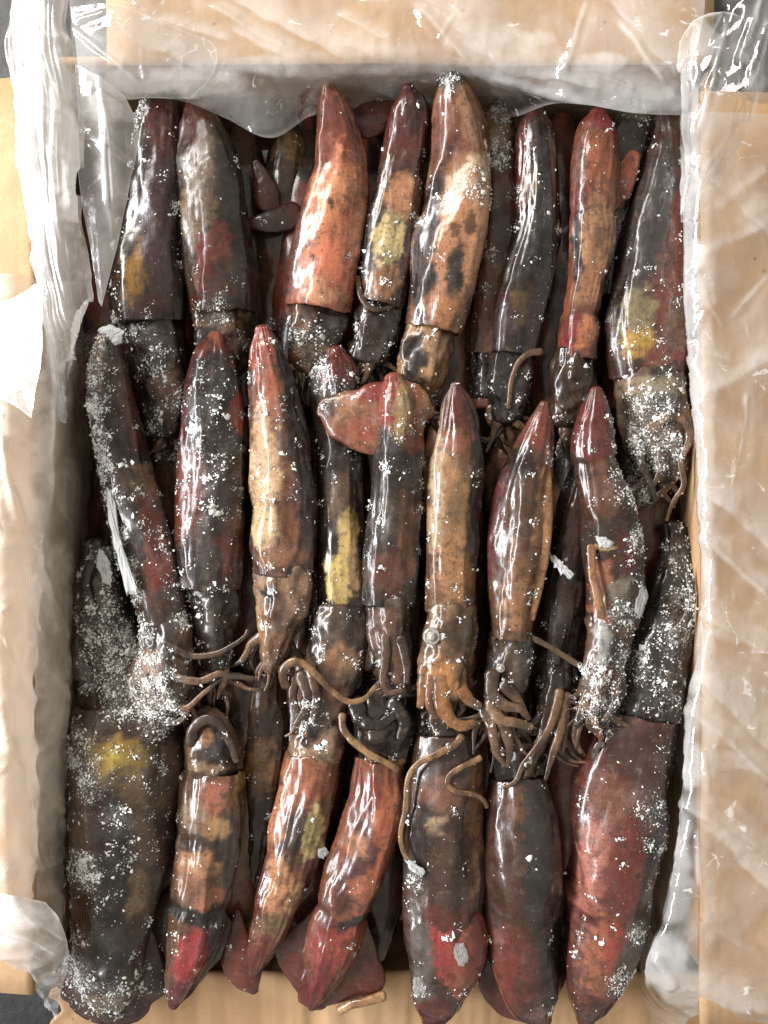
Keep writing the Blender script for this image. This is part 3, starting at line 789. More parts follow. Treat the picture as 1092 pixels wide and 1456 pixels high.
squid('squid with wide red arrowhead fins spread over its neighbour, black body below them',
      [(560, 540, 14, 6), (562, 562, 26, 2), (564, 620, 36, -4), (561, 700, 38, -10), (556, 780, 37, -14), (553, 855, 35, -18)], (56, 44, 40), (40, 36, 36),
      [(545, 560, 50, 50, 0, (146, 62, 48), .3), (585, 590, 26, 46, 0, (156, 130, 84), .4), (590, 620, 16, 24, 0, (146, 70, 50), .4), (556, 690, 40, 50, 0, (44, 38, 36), .4), (580, 760, 12, 60, 0, (120, 72, 48), .4), (550, 810, 26, 30, 0, (104, 58, 44), .4), (556, 740, 20, 30, 0, (76, 62, 50), .5)],
      fins=[dict(pts=[(566, 588, 50, 4), (535, 594, 52, 6), (506, 594, 45, 6), (480, 586, 32, 3), (462, 578, 17, 0)], base=(126, 62, 46), second=(146, 92, 64), patches=[(490, 575, 28, 24, 10, (150, 104, 70), .5), (530, 556, 30, 14, 0, (140, 46, 42), .5), (516, 612, 22, 16, 0, (150, 70, 54), .5), (468, 580, 14, 20, 0, (84, 50, 40), .5)], kw=dict(flat=.2, lump=5, lscale=30, ridge=2.5)),
            dict(pts=[(566, 580, 40, 4), (590, 582, 36, 5), (604, 584, 24, 3), (612, 586, 10, 0)], base=(168, 132, 84), second=(150, 82, 54), kw=dict(flat=.25))],
      head=[(552, 852, 33, -20), (556, 900, 29, -16), (562, 945, 25, -14), (562, 980, 20, -18)], head_col=((88, 68, 56), (54, 44, 40)), head_patches=[(545, 885, 18, 40, 0, (104, 72, 60)), (568, 950, 14, 26, 0, (110, 78, 60))], bundle=(556, 950, -30, 24, 90, 90, 7, 9),
      arms=[([(548, 905, 2), (548, 940, 6), (544, 968, 6), (552, 984, 4), (572, 982, 2)], 8, 4, ((122, 92, 70), (80, 60, 48))), ([(570, 910, 0), (578, 945, 4), (578, 970, 4)], 9, 6, ((88, 66, 54), (60, 46, 40)))], frost=.24)
squid('straight tan squid with dark red pointed tip, round eye and orange arms spread below',
      [(649, 549, 9, 2), (650, 568, 18, 0), (652, 612, 28, -4), (648, 680, 36, -8), (645, 760, 36, -12), (643, 830, 34, -14), (642, 866, 33, -16)], (118, 84, 58), (88, 62, 48),
      [(650, 575, 26, 36, 0, (104, 42, 40), .4), (650, 630, 24, 24, 0, (140, 82, 56), .5), (645, 720, 22, 70, 0, (152, 112, 76), .4), (645, 810, 28, 40, 0, (164, 118, 76), .4), (676, 700, 12, 120, 0, (46, 40, 40), .4), (650, 720, 12, 30, 0, (104, 84, 60), .6, .7), (620, 700, 10, 100, 2, (190, 166, 140), .5, .8), (655, 670, 14, 14, 0, (120, 92, 64), .5)],  # long pale cream streak is a highlight painted into the skin
      head=[(641, 862, 35, -14), (638, 905, 39, -10), (634, 950, 38, -8), (632, 975, 34, -12)], head_col=((128, 100, 72), (90, 70, 54)), head_patches=[(625, 960, 26, 30, 0, (178, 122, 70)), (655, 900, 20, 22, 0, (84, 68, 54), .5), (660, 950, 14, 24, 0, (104, 76, 54))], eye=(614, 905, 26, 10),
      arms=[([(608, 950, 4), (603, 980, 6), (598, 1004, 2)], 15, 8, ((168, 114, 68), (112, 76, 50))), ([(628, 955, 10), (628, 995, 12), (638, 1020, 10), (656, 1032, 8), (674, 1028, 4)], 15, 8, ((180, 122, 72), (126, 84, 54))), ([(650, 950, 4), (656, 980, 8), (668, 996, 8), (682, 1004, 6)], 13, 7, ((170, 114, 70), (116, 78, 52))),
            ([(616, 960, 10), (612, 1000, 8), (622, 1020, 4)], 12, 6, ((160, 108, 66), (110, 76, 52)))], bundle=(634, 970, -8, 36, 88, 62, 9, 12), frost=.16)
squid('brown mottled squid with a loose tan strip of skin along one edge and purple flank',
      [(774, 576, 8, 2), (769, 602, 18, 0), (757, 652, 29, -6), (742, 720, 39, -10), (736, 790, 40, -12), (732, 850, 33, -16), (730, 904, 28, -18)], (104, 70, 50), (72, 48, 42),
      [(766, 612, 24, 40, 12, (124, 52, 42), .35), (706, 720, 12, 110, 6, (104, 44, 50), .5), (738, 660, 20, 22, 14, K, .5), (728, 740, 20, 60, 6, (92, 64, 48), .5), (768, 740, 12, 100, 4, (158, 112, 70), .3), (738, 860, 30, 40, 4, (150, 108, 70), .4), (720, 830, 8, 60, 4, (150, 110, 90), .5, .7), (745, 800, 16, 26, 0, (118, 86, 56), .5)],
      fins=[dict(pts=[(774, 640, 5, 4), (777, 700, 9, 10), (774, 770, 10, 10), (766, 830, 8, 4), (756, 880, 5, 0)], base=(170, 124, 80), second=(140, 98, 64), label='loose tan strip of skin', kw=dict(flat=.4))],
      head=[(729, 900, 27, -24), (724, 935, 28, -22), (718, 970, 28, -20)], head_col=((92, 72, 56), (48, 40, 38)), eye=(712, 950, 9, 5),
      arms=[([(700, 960, 2), (700, 985, 8), (716, 1002, 12), (740, 1008, 10), (752, 1022, 4)], 12, 5, ((138, 108, 82), (92, 68, 52))), ([(718, 975, 4), (735, 995, 6), (746, 1012, 4)], 11, 6), ([(700, 1000, 2), (712, 1022, 6), (735, 1028, 8), (756, 1034, 4)], 12, 6, ((150, 118, 90), (104, 78, 58))), ([(690, 1010, -2), (700, 1040, 4), (706, 1070, 0), (718, 1088, -8)], 10, 4, ((140, 108, 82), (88, 66, 50))), ([(716, 1030, 0), (724, 1060, 0), (722, 1090, -8)], 10, 4), ([(742, 940, -14), (746, 970, -8), (742, 985, -8)], 7, 4)],
      bundle=(716, 985, -12, 28, 92, 105, 10, 8), arm_col=((118, 90, 66), (66, 50, 40)), frost=.18)
squid('dark sunken squid with trailing brown arms, under the loose skinned and capped squid',
      [(828, 668, 18, -44), (818, 730, 27, -44), (805, 815, 31, -44), (797, 895, 28, -44), (793, 935, 25, -46)], (52, 36, 32), (40, 32, 32),
      [(815, 740, 20, 50, 4, (92, 52, 42), .5), (800, 850, 22, 30, 0, (66, 40, 36), .5)],
      head=[(792, 930, 24, -46), (790, 970, 24, -40), (786, 1005, 22, -34)], head_col=((56, 46, 42), K),
      arms=[([(752, 905, -12), (775, 916, -6), (798, 930, -4), (822, 945, -6), (838, 952, -10)], 4.5, 5.5, ((122, 98, 72), (80, 62, 48))), ([(796, 985, -16), (786, 1025, -10), (766, 1060, -8), (744, 1088, -6), (732, 1112, -8), (716, 1120, -10)], 8, 3.5, ((136, 102, 70), (86, 62, 46))), ([(800, 1000, -18), (795, 1045, -14), (784, 1078, -14), (776, 1108, -18)], 10, 4), ([(784, 1005, -20), (770, 1050, -16), (756, 1085, -18), (746, 1112, -22)], 11, 4), ([(806, 990, -18), (806, 1030, -16), (800, 1070, -20)], 8, 3), ([(776, 1040, -16), (760, 1072, -14), (742, 1094, -16)], 10, 5, ((120, 90, 64), (76, 56, 44)))],
      bundle=(788, 1005, -28, 24, 112, 115, 9, 8), frost=.14)
squid('squid with a smooth red brown cap and a narrow peeled tan strip',
      [(848, 556, 9, 6), (847, 580, 18, 4), (843, 636, 30, 0), (848, 672, 31, -4), (862, 722, 40, -8), (872, 780, 43, -10), (876, 840, 38, -12), (872, 886, 33, -16)], (78, 50, 42), (56, 42, 38),
      [(846, 600, 40, 64, 4, (116, 44, 42), .15), (850, 700, 26, 40, 0, (112, 72, 54), .5), (845, 760, 20, 26, 0, (66, 56, 48), .5), (902, 740, 16, 110, -4, (36, 34, 36), .4), (880, 790, 16, 40, 0, (98, 42, 42), .5), (852, 840, 14, 50, -8, (150, 94, 68), .4), (856, 770, 10, 7, 20, (214, 186, 136), .2), (876, 840, 20, 26, 0, (130, 124, 118), .5)],
      creases=[(655, 3.0, 6)], head=[(871, 880, 32, -16), (864, 925, 30, -12), (854, 970, 28, -12), (846, 1000, 22, -18)], head_col=((112, 84, 68), (56, 48, 46)), head_patches=[(850, 910, 12, 34, 0, (170, 176, 186)), (872, 940, 14, 40, 0, (60, 56, 54)), (850, 975, 14, 30, 10, (140, 82, 66))],  # bluish white head patch is painted gloss
      arms=[([(840, 778, 20), (842, 815, 24), (850, 850, 24), (856, 876, 20)], 6, 8, ((190, 140, 98), (150, 100, 70))), ([(848, 960, 6), (846, 1000, 8), (838, 1030, 4), (850, 1042, 2), (856, 1050, -2)], 9, 5, ((150, 92, 70), (100, 66, 52))), ([(832, 1000, 4), (846, 1026, 6), (852, 1040, 2)], 7, 5, ((172, 132, 88), (120, 90, 62))), ([(872, 960, 4), (876, 995, 4), (862, 1020, 2), (846, 1032, -2)], 9, 4), ([(838, 985, 0), (824, 1020, -4), (818, 1050, -10), (826, 1070, -14)], 9, 4), ([(880, 950, 0), (885, 985, -2), (870, 1010, -6)], 8, 4)],
      bundle=(855, 975, -8, 28, 105, 85, 9, 7),
      frost=.28)

# ------------------------------------------------------------------ bottom row, tips towards the folded down front
squid('biggest squid, dark maroon with a bright yellow spot and flared fins',
      [(156, 1428, 26, -46), (156, 1400, 46, -44), (158, 1340, 54, -42), (163, 1270, 60, -40), (172, 1190, 68, -40), (178, 1110, 72, -40), (180, 1050, 70, -42), (180, 1006, 62, -46)], (76, 54, 46), (62, 42, 40),
      [(184, 1062, 38, 36, 0, (176, 146, 44), .5), (184, 1064, 22, 20, 0, (206, 182, 60), .5), (210, 1090, 40, 60, 0, (104, 86, 50), .6, .7), (150, 1150, 30, 60, 0, (84, 40, 42), .5), (178, 1220, 26, 120, 2, (46, 46, 50), .5), (125, 1120, 16, 110, 0, (112, 92, 80), .5), (215, 1220, 14, 80, 6, (104, 80, 58), .4), (206, 1255, 12, 26, 10, (140, 116, 78), .4), (125, 1310, 14, 60, -8, (104, 38, 34), .4), (170, 1330, 24, 60, 0, (44, 42, 46), .5), (150, 1410, 50, 22, 0, (120, 100, 84), .4)],
      head=[(176, 1010, 54, -58), (160, 950, 46, -50), (148, 880, 38, -50), (140, 810, 28, -56), (136, 775, 16, -62)], head_col=((92, 76, 64), (48, 42, 38)), head_patches=[(170, 1000, 30, 22, 0, (120, 100, 84)), (165, 985, 10, 10, 0, K)],
      fins=[dict(pts=[(162, 1270, 34, -54), (160, 1320, 60, -55), (160, 1365, 76, -56), (159, 1400, 82, -58), (158, 1424, 60, -60)], base=(92, 52, 46), second=(74, 40, 38), frost=.45, kw=dict(flat=.2, square=1.6, lump=6)),
            dict(pts=[(95, 1412, 12, -60), (130, 1420, 18, -56), (170, 1424, 20, -56), (215, 1412, 13, -62)], base=(112, 94, 80), second=(80, 56, 50), frost=.4, kw=dict(flat=.4))],
      arms=[([(150, 905, -14), (132, 870, -20), (122, 835, -26), (130, 800, -30), (150, 780, -34)], 12, 7, ((84, 66, 54), (54, 44, 40))), ([(120, 960, -20), (112, 920, -26), (118, 880, -30), (116, 840, -36)], 13, 7, ((96, 80, 68), (60, 50, 44)))],
      frost=.36, lump=3.6)
squid('brown crinkled squid with a crimson pink tip and black band above it',
      [(247, 1428, 9, -50), (255, 1405, 20, -48), (272, 1350, 33, -44), (285, 1290, 40, -42), (295, 1220, 45, -40), (300, 1150, 45, -40), (303, 1098, 42, -44)], (104, 76, 56), (74, 56, 46),
      [(278, 1345, 22, 50, 20, (158, 46, 56), .3), (255, 1410, 14, 26, 20, (110, 34, 50), .4), (288, 1286, 44, 13, 6, (34, 30, 34), .4), (318, 1330, 14, 50, 16, (60, 56, 52), .4), (320, 1125, 26, 26, 0, (154, 92, 74), .4), (295, 1215, 36, 24, 0, (164, 120, 88), .4), (285, 1150, 26, 20, 0, (128, 108, 90), .4), (330, 1190, 14, 70, 0, (66, 54, 48), .4), (312, 1160, 22, 18, 0, (160, 124, 82), .4), (280, 1250, 26, 22, 0, (132, 92, 70), .4), (305, 1262, 16, 16, 0, (170, 104, 78), .4), (342, 1110, 6, 18, 0, (150, 126, 50), .4), (290, 1190, 30, 10, 0, DB, .5, .8)],
      head=[(303, 1094, 40, -46), (301, 1062, 40, -42), (297, 1035, 32, -42), (286, 1024, 20, -44)], head_col=((118, 92, 74), (76, 60, 52)), head_patches=[(318, 1055, 18, 18, 0, (62, 62, 64)), (300, 1045, 12, 10, 0, (150, 108, 82)), (300, 1085, 36, 8, 0, (140, 114, 92))],
      arms=[([(272, 1056, -16), (276, 1034, -10), (294, 1022, -6), (312, 1030, -6), (326, 1054, -8), (336, 1082, -14)], 9, 6, ((106, 84, 70), (68, 54, 48)))],
      fins=[dict(pts=[(294, 1256, 12, -56), (280, 1290, 50, -58), (270, 1325, 66, -60), (262, 1360, 46, -62), (252, 1400, 16, -62)], base=(80, 58, 44), second=(60, 44, 38), kw=dict(square=1.5, lump=5)), dict(pts=[(337, 1296, 4, -60), (338, 1330, 16, -60), (342, 1365, 28, -62), (352, 1392, 22, -64), (362, 1410, 6, -66)], base=(124, 50, 38), second=(104, 42, 36), kw=dict(flat=.35))], frost=.14, creases=[(1285, 5, 9), (1185, 2.5, 7)], ridge=2.4)
squid('tan squid with a long pale yellow patch, tapering aslant to a dark red tip',
      [(360, 1384, 7, -50), (369, 1358, 16, -48), (388, 1310, 26, -44), (404, 1250, 34, -40), (420, 1190, 38, -38), (434, 1130, 38, -38), (445, 1078, 37, -42)], (126, 78, 54), (98, 60, 46),
      [(446, 1172, 18, 46, 6, (206, 188, 132), .18), (416, 1180, 12, 60, 20, (72, 58, 50), .4), (438, 1105, 36, 30, 0, (156, 92, 64), .5), (396, 1150, 14, 60, 14, (170, 112, 82), .5), (392, 1245, 20, 46, 14, (176, 126, 88), .35), (425, 1265, 12, 30, 14, (180, 142, 98), .3), (390, 1310, 20, 16, 10, OL, .5, .7), (372, 1360, 24, 40, 20, (112, 46, 38), .5), (440, 1240, 10, 40, 14, (100, 42, 40), .5), (374, 1260, 8, 60, 14, (110, 46, 36), .5)],  # light patch on the left flank is a painted highlight
      head=[(446, 1074, 36, -42), (450, 1045, 35, -36), (446, 1012, 26, -34)], head_col=((138, 112, 92), (88, 68, 58)), head_patches=[(440, 1035, 16, 14, 0, K, .5), (450, 1062, 34, 8, 0, (150, 122, 98))], frost=.08, ridge=2.2)
squid('orange and crimson squid with a sharp bright glint and red fins spread at its tip',
      [(444, 1430, 9, -48), (453, 1402, 21, -46), (471, 1350, 34, -42), (490, 1290, 38, -38), (515, 1220, 42, -34), (535, 1150, 39, -34), (541, 1084, 35, -38)], (132, 76, 54), (100, 56, 46),
      [(545, 1180, 26, 80, 14, (168, 92, 60), .4), (505, 1230, 18, 70, 20, (92, 52, 54), .5), (470, 1345, 28, 44, 20, (140, 46, 46), .4), (500, 1330, 16, 40, 16, (166, 80, 56), .45), (455, 1400, 16, 34, 20, (120, 30, 44), .4), (510, 1298, 36, 7, -8, (50, 36, 36), .4), (506, 1190, 16, 16, 0, (170, 112, 80), .4), (520, 1120, 20, 30, 0, (128, 56, 44), .5), (520, 1250, 20, 20, 0, (160, 92, 58), .5)],
      creases=[(1298, 4.5, 8)],
      head=[(541, 1080, 33, -44), (545, 1045, 40, -42), (540, 1010, 38, -42), (532, 985, 28, -48)], head_col=((44, 40, 40), (74, 58, 46)), head_patches=[(545, 1080, 30, 8, 0, (150, 110, 80))],
      arms=[([(486, 1018, -10), (488, 1036, -6), (504, 1056, -2), (528, 1074, 0), (548, 1084, 0), (566, 1094, -4)], 6, 5.5, ((172, 136, 94), (128, 96, 66))), ([(506, 1000, -16), (515, 1025, -10), (540, 1030, -8), (562, 1015, -12)], 13, 9, ((58, 50, 46), (40, 36, 36))), ([(560, 1000, -16), (575, 1025, -12), (570, 1050, -14)], 12, 9, ((54, 46, 42), (38, 34, 34)))],
      fins=[dict(pts=[(500, 1268, 14, -50), (488, 1300, 36, -52), (476, 1340, 66, -54), (466, 1372, 84, -56), (456, 1396, 62, -58), (446, 1424, 20, -60)], base=(112, 46, 38), second=(96, 52, 42), kw=dict(flat=.16, square=1.5, lump=5)),
            dict(pts=[(448, 1370, 14, -40), (438, 1400, 15, -42), (434, 1422, 11, -46)], base=(90, 36, 36), second=(120, 44, 44), kw=dict(flat=.5))], frost=.07, ridge=2.0)
squid('squid with tan tentacles looped over its neck and a rosy patch beside its orange fin',
      [(616, 1450, 17, -46), (620, 1420, 34, -44), (626, 1360, 47, -40), (628, 1300, 52, -38), (628, 1230, 54, -36), (630, 1160, 54, -36), (632, 1090, 52, -38), (632, 1045, 44, -42)], (84, 58, 48), (60, 46, 44),
      [(600, 1180, 18, 60, 6, K, .4), (668, 1180, 14, 110, 4, (140, 100, 66), .4), (619, 1157, 15, 12, 0, (156, 134, 106), .3), (640, 1210, 30, 50, 0, (84, 58, 46), .5), (630, 1115, 34, 26, 0, (124, 82, 66), .5), (622, 1325, 26, 50, -10, (162, 56, 62), .45), (598, 1340, 16, 90, -4, (92, 86, 86), .4), (640, 1285, 36, 16, 0, (100, 46, 40), .5), (620, 1430, 30, 24, 0, (110, 44, 44), .5), (645, 1240, 14, 40, 8, (70, 50, 44), .5)],
      head=[(632, 1042, 42, -50), (630, 1010, 38, -54), (628, 985, 30, -60)], head_col=((50, 44, 42), (92, 66, 50)),
      arms=[([(656, 1048, 0), (648, 1058, 4), (618, 1074, 8), (592, 1088, 6), (580, 1110, 4), (577, 1150, 2), (570, 1185, -2), (574, 1212, -2), (596, 1244, 2)], 6, 4.5, ((166, 130, 88), (112, 86, 60))), ([(682, 1078, 0), (662, 1088, 6), (640, 1102, 8), (636, 1116, 8), (650, 1126, 8), (674, 1130, 4), (688, 1138, 0), (692, 1148, -4)], 5, 4, ((168, 130, 86), (116, 88, 60)))],
      fins=[dict(pts=[(640, 1268, 12, -30), (645, 1290, 34, -26), (648, 1325, 46, -24), (645, 1365, 45, -26), (634, 1400, 34, -32), (624, 1432, 18, -40)], base=(150, 74, 56), second=(126, 52, 44), patches=[(622, 1325, 24, 50, -10, (150, 50, 54), .5), (600, 1360, 16, 60, 0, (92, 80, 78), .5)], kw=dict(flat=.62, square=1.9, lump=5))], frost=.12, lump=3.2)
squid('matt red brown squid with a broad charcoal stripe slanting down its length',
      [(768, 1448, 18, -52), (757, 1418, 36, -48), (748, 1360, 47, -44), (745, 1290, 53, -40), (745, 1220, 55, -38), (743, 1160, 50, -40), (738, 1106, 40, -44)], (84, 48, 40), (66, 40, 36),
      [(762, 1220, 32, 150, -10, (54, 56, 58), .3), (785, 1350, 18, 110, -6, (44, 42, 44), .4), (714, 1200, 20, 80, 0, (82, 54, 40), .5), (720, 1370, 32, 60, 0, (124, 50, 42), .5), (745, 1340, 12, 40, -10, (104, 44, 36), .5, .7), (730, 1130, 16, 24, 0, (110, 74, 46), .5), (770, 1440, 24, 16, 0, (120, 84, 74), .5)],
      fins=[dict(pts=[(745, 1300, 30, -56), (744, 1350, 54, -58), (744, 1390, 64, -60), (752, 1420, 52, -62), (764, 1448, 18, -62)], base=(110, 46, 40), second=(84, 42, 36), kw=dict(flat=.24, square=1.5, lump=5))], head=[(737, 1104, 38, -54), (730, 1060, 34, -62)], frost=.06, lump=2.4, ridge=1.2)
squid('wide squid, one side glossy rose red and the other charcoal, frosty head',
      [(833, 1448, 14, -48), (839, 1422, 28, -46), (850, 1370, 45, -42), (862, 1300, 57, -38), (875, 1220, 66, -36), (887, 1140, 68, -36), (903, 1070, 56, -38), (912, 1022, 48, -42)], (104, 50, 44), (84, 42, 40),
      [(832, 1200, 20, 90, 6, (172, 108, 98), .5), (870, 1220, 30, 100, 4, (120, 52, 46), .5), (928, 1190, 28, 170, 8, (46, 45, 47), .25), (900, 1060, 44, 36, 0, (74, 46, 40), .5), (846, 1350, 26, 60, 0, (158, 92, 66), .5), (862, 1320, 20, 34, 0, (160, 62, 48), .5), (885, 1350, 22, 30, 0, (106, 84, 66), .5), (850, 1120, 26, 30, 0, (120, 70, 52), .5), (840, 1430, 20, 24, 0, (92, 44, 38), .5)],  # pink streak holds a painted highlight; charcoal flank is two-tone skin plus painted shade
      head=[(914, 1016, 46, -52), (926, 950, 44, -52), (942, 890, 40, -48), (956, 840, 34, -48), (962, 795, 22, -56), (958, 750, 16, -66)], head_col=((44, 38, 36), (70, 58, 50)), head_patches=[(960, 860, 20, 30, 0, (100, 80, 62)), (965, 880, 10, 12, 0, (150, 104, 66))],
      arms=[([(955, 905, -14), (975, 880, -12), (984, 850, -14), (978, 815, -20)], 8, 6, ((110, 90, 74), (70, 58, 48))), ([(850, 1090, -30), (846, 1072, -20), (850, 1060, -14), (858, 1058, -14)], 8, 5, ((120, 120, 120), (70, 64, 62)))],
      frost=.2, lump=2.6, ridge=1.2)
squid('sunken tan squid, only a short length showing beside the crinkled squid',
      [(356, 1270, 14, -90), (362, 1220, 24, -88), (372, 1140, 30, -86), (378, 1060, 32, -84), (380, 1000, 30, -84), (382, 960, 26, -86)], (88, 62, 46), (60, 44, 36), [(378, 1085, 20, 40, 0, (142, 110, 78), .5), (385, 1020, 16, 16, 0, DB, .5)], frost=.1)
BURIED = [
    ['under the white gathered plastic beside the dark purple squid', 'between the dark purple squid and the grey brown one', 'between the grey brown squid and the ragged red fins',
     'between the bright orange squid and the ragged red fins', 'between the bright orange squid and the slender yellow patched one', 'between the slender yellow patched squid and the largest tan one',
     'between the frosty brown sunken squid and the blue black one', 'between the blue black squid and the one with an upright orange fin', 'between the upright orange fin and the half grey half red squid'],
    ['under the snow crusted squid by the side lining', 'between the snow crusted squid and the glossy black striped one', 'between the glossy black striped squid and the cream streaked one',
     'between the cream streaked squid and the one with a square yellow patch', 'between the square yellow patch and the red arrowhead finned squid', 'under the straight tan squid with a round eye',
     'between the straight tan squid and the brown mottled one', 'under the squid with a smooth red brown cap', 'between the red brown capped squid and the film on the low wall'],
    [None, 'between the biggest maroon squid and the brown crinkled one', 'between the brown crinkled squid and the one with a long yellow patch',
     'under the tan squid with a long pale yellow patch', 'under the orange and crimson squid', 'under the neck looped with tan tentacles',
     'between the rosy patched squid and the charcoal striped one', 'between the charcoal striped squid and the wide rose red one', None]]
r = random.Random(3)
for row, (y0, y1) in enumerate(((150, 590), (540, 990), (950, 1380))):
    for i in range(9):
        if BURIED[row][i] is None: continue
        x = 158 + i * 93 + (24 if row == 1 else 0) + r.uniform(-10, 10)
        w = r.uniform(50, 56)
        z = -110 + r.uniform(-10, 10) - (24 if row == 1 else 0)
        ys = np.linspace(y0 + 26, y1 - 10, 5)
        if row == 2: ys = ys[::-1] - 16
        tone = r.choice([(128, 70, 56), (96, 64, 52), (146, 100, 72), (136, 58, 48)])
        mid = W(x, ys[2], z - w)
        t = empty('squid', mid, 'dark buried squid ' + BURIED[row][i], 'squid', 'buried squid of the lower layer')
        sweep('mantle', [(x + r.uniform(-6, 6), y, w * k, z) for y, k in zip(ys, (.35, .8, 1, 1, .9))], t, mid, sides=40, rings=50, lump=4, base=tone, second=(48, 36, 33), frost=.04,
              seed=400 + row * 20 + i, ridge=2, mouth=True, cloud=False)

# ------------------------------------------------------------------ loose bits
o = sweep('tentacle_scrap', [(484, 1436, 7, -56), (500, 1428, 6, -50), (520, 1424, 6, -48), (545, 1416, 8, -52)], None, W(515, 1428, -62), sides=14, rings=30, flat=.7, base=(190, 150, 104), second=(150, 110, 74), frost=.1, seed=901, cloud=False)
tag(o, 'short pale tan tentacle scrap lying at the tip of the orange and crimson squid', 'tentacle')


def chip(pts, z, label, name='ice_chip', thick=4.0, mat=None):
    """a flake of ice: ragged outline with thickness and an uneven top"""
    out = []
    n = len(pts)
    for i in range(n):
        a, b = np.array(pts[i], float), np.array(pts[(i + 1) % n], float)
        L = np.linalg.norm(b - a)
        for t in (0, .2, .4, .6, .8):
            p = a + (b - a) * t
            out.append(p + rng.normal(0, min(1.3, L * .06), 2))
    out = np.array(out)
    c = out.mean(0)
    co, m = [], len(out)
    for f, h in ((1, 0.0), (0.93, 0.75), (0.6, 1.05), (0.3, 0.9)):
        for p in out:
            q = c + (p - c) * f
            co.append(W(q[0], q[1], z + thick * (h + rng.normal(0, .12))))
    co.append(W(c[0], c[1], z + thick))
    fc = []
    for k in range(3):
        for i in range(m):
            j = (i + 1) % m
            fc.append([k * m + i, k * m + j, (k + 1) * m + j, (k + 1) * m + i])
    for i in range(m):
        fc.append([3 * m + i, 3 * m + (i + 1) % m, 4 * m])
    fc.append(list(range(m))[::-1])
    fc = [f[::-1] for f in fc]
    ob = make_mesh(name, np.array(co), fc, mat or M_SLAB, None, W(c[0], c[1], z), smooth_sh=False)
    tag(ob, label, 'ice', 'loose ice on the squid')
    return ob


chip([(140, 466), (158, 462), (178, 470), (174, 488), (156, 494), (146, 486)], 12, 'white ice lump on the tip of the snow crusted squid')
chip([(150, 690), (160, 700), (172, 770), (192, 830), (196, 846), (180, 846), (166, 790), (152, 730)], 20, 'long white ice sliver down the flank of the snow crusted squid')
chip([(140, 780), (150, 784), (160, 812), (158, 834), (146, 828), (136, 800)], -6, 'oval ice flake between the side lining and the snow crusted squid')
chip([(779, 786), (792, 792), (806, 804), (818, 816), (812, 824), (798, 816), (784, 800)], -2, 'pale grey ice sliver beside the loose tan strip of skin')
chip([(912, 828), (922, 842), (918, 862), (908, 880), (902, 868), (906, 846)], 8, 'pale ice flake on the dark shoulder of the capped squid', mat=M_CHIP)
chip([(846, 762), (862, 764), (872, 772), (868, 780), (852, 778)], 24, 'small cream shard on the capped squid')
chip([(648, 1340), (660, 1342), (668, 1360), (660, 1376), (650, 1372), (645, 1356)], 5, 'clear ice patch on the orange fin beside the rosy patch', mat=M_CHIP, thick=3)
chip([(588, 1388), (602, 1390), (606, 1408), (594, 1418), (586, 1404)], -5, 'dull clear ice patch low on the rosy patched squid', mat=M_CHIP, thick=3)
chip([(573, 1222), (586, 1224), (606, 1240), (600, 1248), (586, 1240)], 6, 'white ice crumb at the end of the looped tentacle')
chip([(452, 1208), (462, 1204), (468, 1212), (460, 1222), (452, 1218)], -8, 'clear ice bead below the long pale yellow patch', mat=M_CHIP)


# ------------------------------------------------------------------ loose frost: thousands of tiny flakes
def scatter(n, lo, hi, sharp, name, label, base_w, fmul, far=1.0):
    P = np.concatenate([c[0] for c in CLOUD]); Nn = np.concatenate([c[1] for c in CLOUD])
    F = np.concatenate([c[2] for c in CLOUD]); A = np.concatenate([c[3] for c in CLOUD])
    Q = np.concatenate([c[4] for c in CLOUD])
    clump = smooth(0.02, 0.45, fbm(P / 15.0, 77, 3))
    w = A * (base_w * Q * clump + fmul * F ** sharp * (0.25 + clump)) * smooth(0.05, 0.5, Nn[:, 2]) * (P[:, 2] > -75)
    w /= w.sum()
    i = rng.choice(len(P), size=n, p=w)
    m = int(n * 0.62)                                     # most grains sit in little clusters
    seeds = rng.choice(len(P), size=max(1, m // 11), p=w)
    i[:m] = seeds[rng.integers(len(seeds), size=m)]
    nr = Nn[i]
    sp = np.where(np.arange(n) < m, 3.6, 1.6)[:, None]
    j3 = rng.normal(0, 1, (n, 3)) * sp
    j3 -= nr * (j3 * nr).sum(1)[:, None]
    p = P[i] + j3
    r = np.exp(rng.normal(math.log(lo), 0.5, n)); r = np.minimum(r, hi)
    ax = rng.normal(size=(n, 3)); t1 = np.cross(nr, ax); t1 /= np.linalg.norm(t1, axis=1)[:, None] + 1e-9
    nr2 = nr + rng.normal(0, .35, (n, 3)); nr2 /= np.linalg.norm(nr2, axis=1)[:, None]
    t1 = t1 - nr2 * (t1 * nr2).sum(1)[:, None]; t1 /= np.linalg.norm(t1, axis=1)[:, None]
    t2 = np.cross(nr2, t1)
    el = rng.uniform(0.35, 1.0, n)
    ang = np.linspace(0, 2 * math.pi, 5, endpoint=False)[None] + rng.normal(0, .35, (n, 5))
    rad = rng.uniform(0.5, 1.25, (n, 5)) * r[:, None]
    ring = p[:, None] + t1[:, None] * (np.cos(ang) * rad)[..., None] + t2[:, None] * (np.sin(ang) * rad * el[:, None])[..., None] + nr2[:, None] * (rng.uniform(-.1, .25, (n, 5)) * r[:, None])[..., None]
    top = (p + nr2 * (r * rng.uniform(.4, .8, n))[:, None])[:, None]
    V = np.concatenate([ring, top], 1).reshape(-1, 3)
    b = (np.arange(n) * 6)[:, None, None]
    tri = np.array([[0, 1, 5], [1, 2, 5], [2, 3, 5], [3, 4, 5], [4, 0, 5]])[None]
    f = (b + tri).reshape(-1, 3)
    o = make_mesh(name, V, f, M_ICE, None, (0, 0, 0), smooth_sh=False)
    tag(o, label, 'frost', None, 'stuff')
    return o


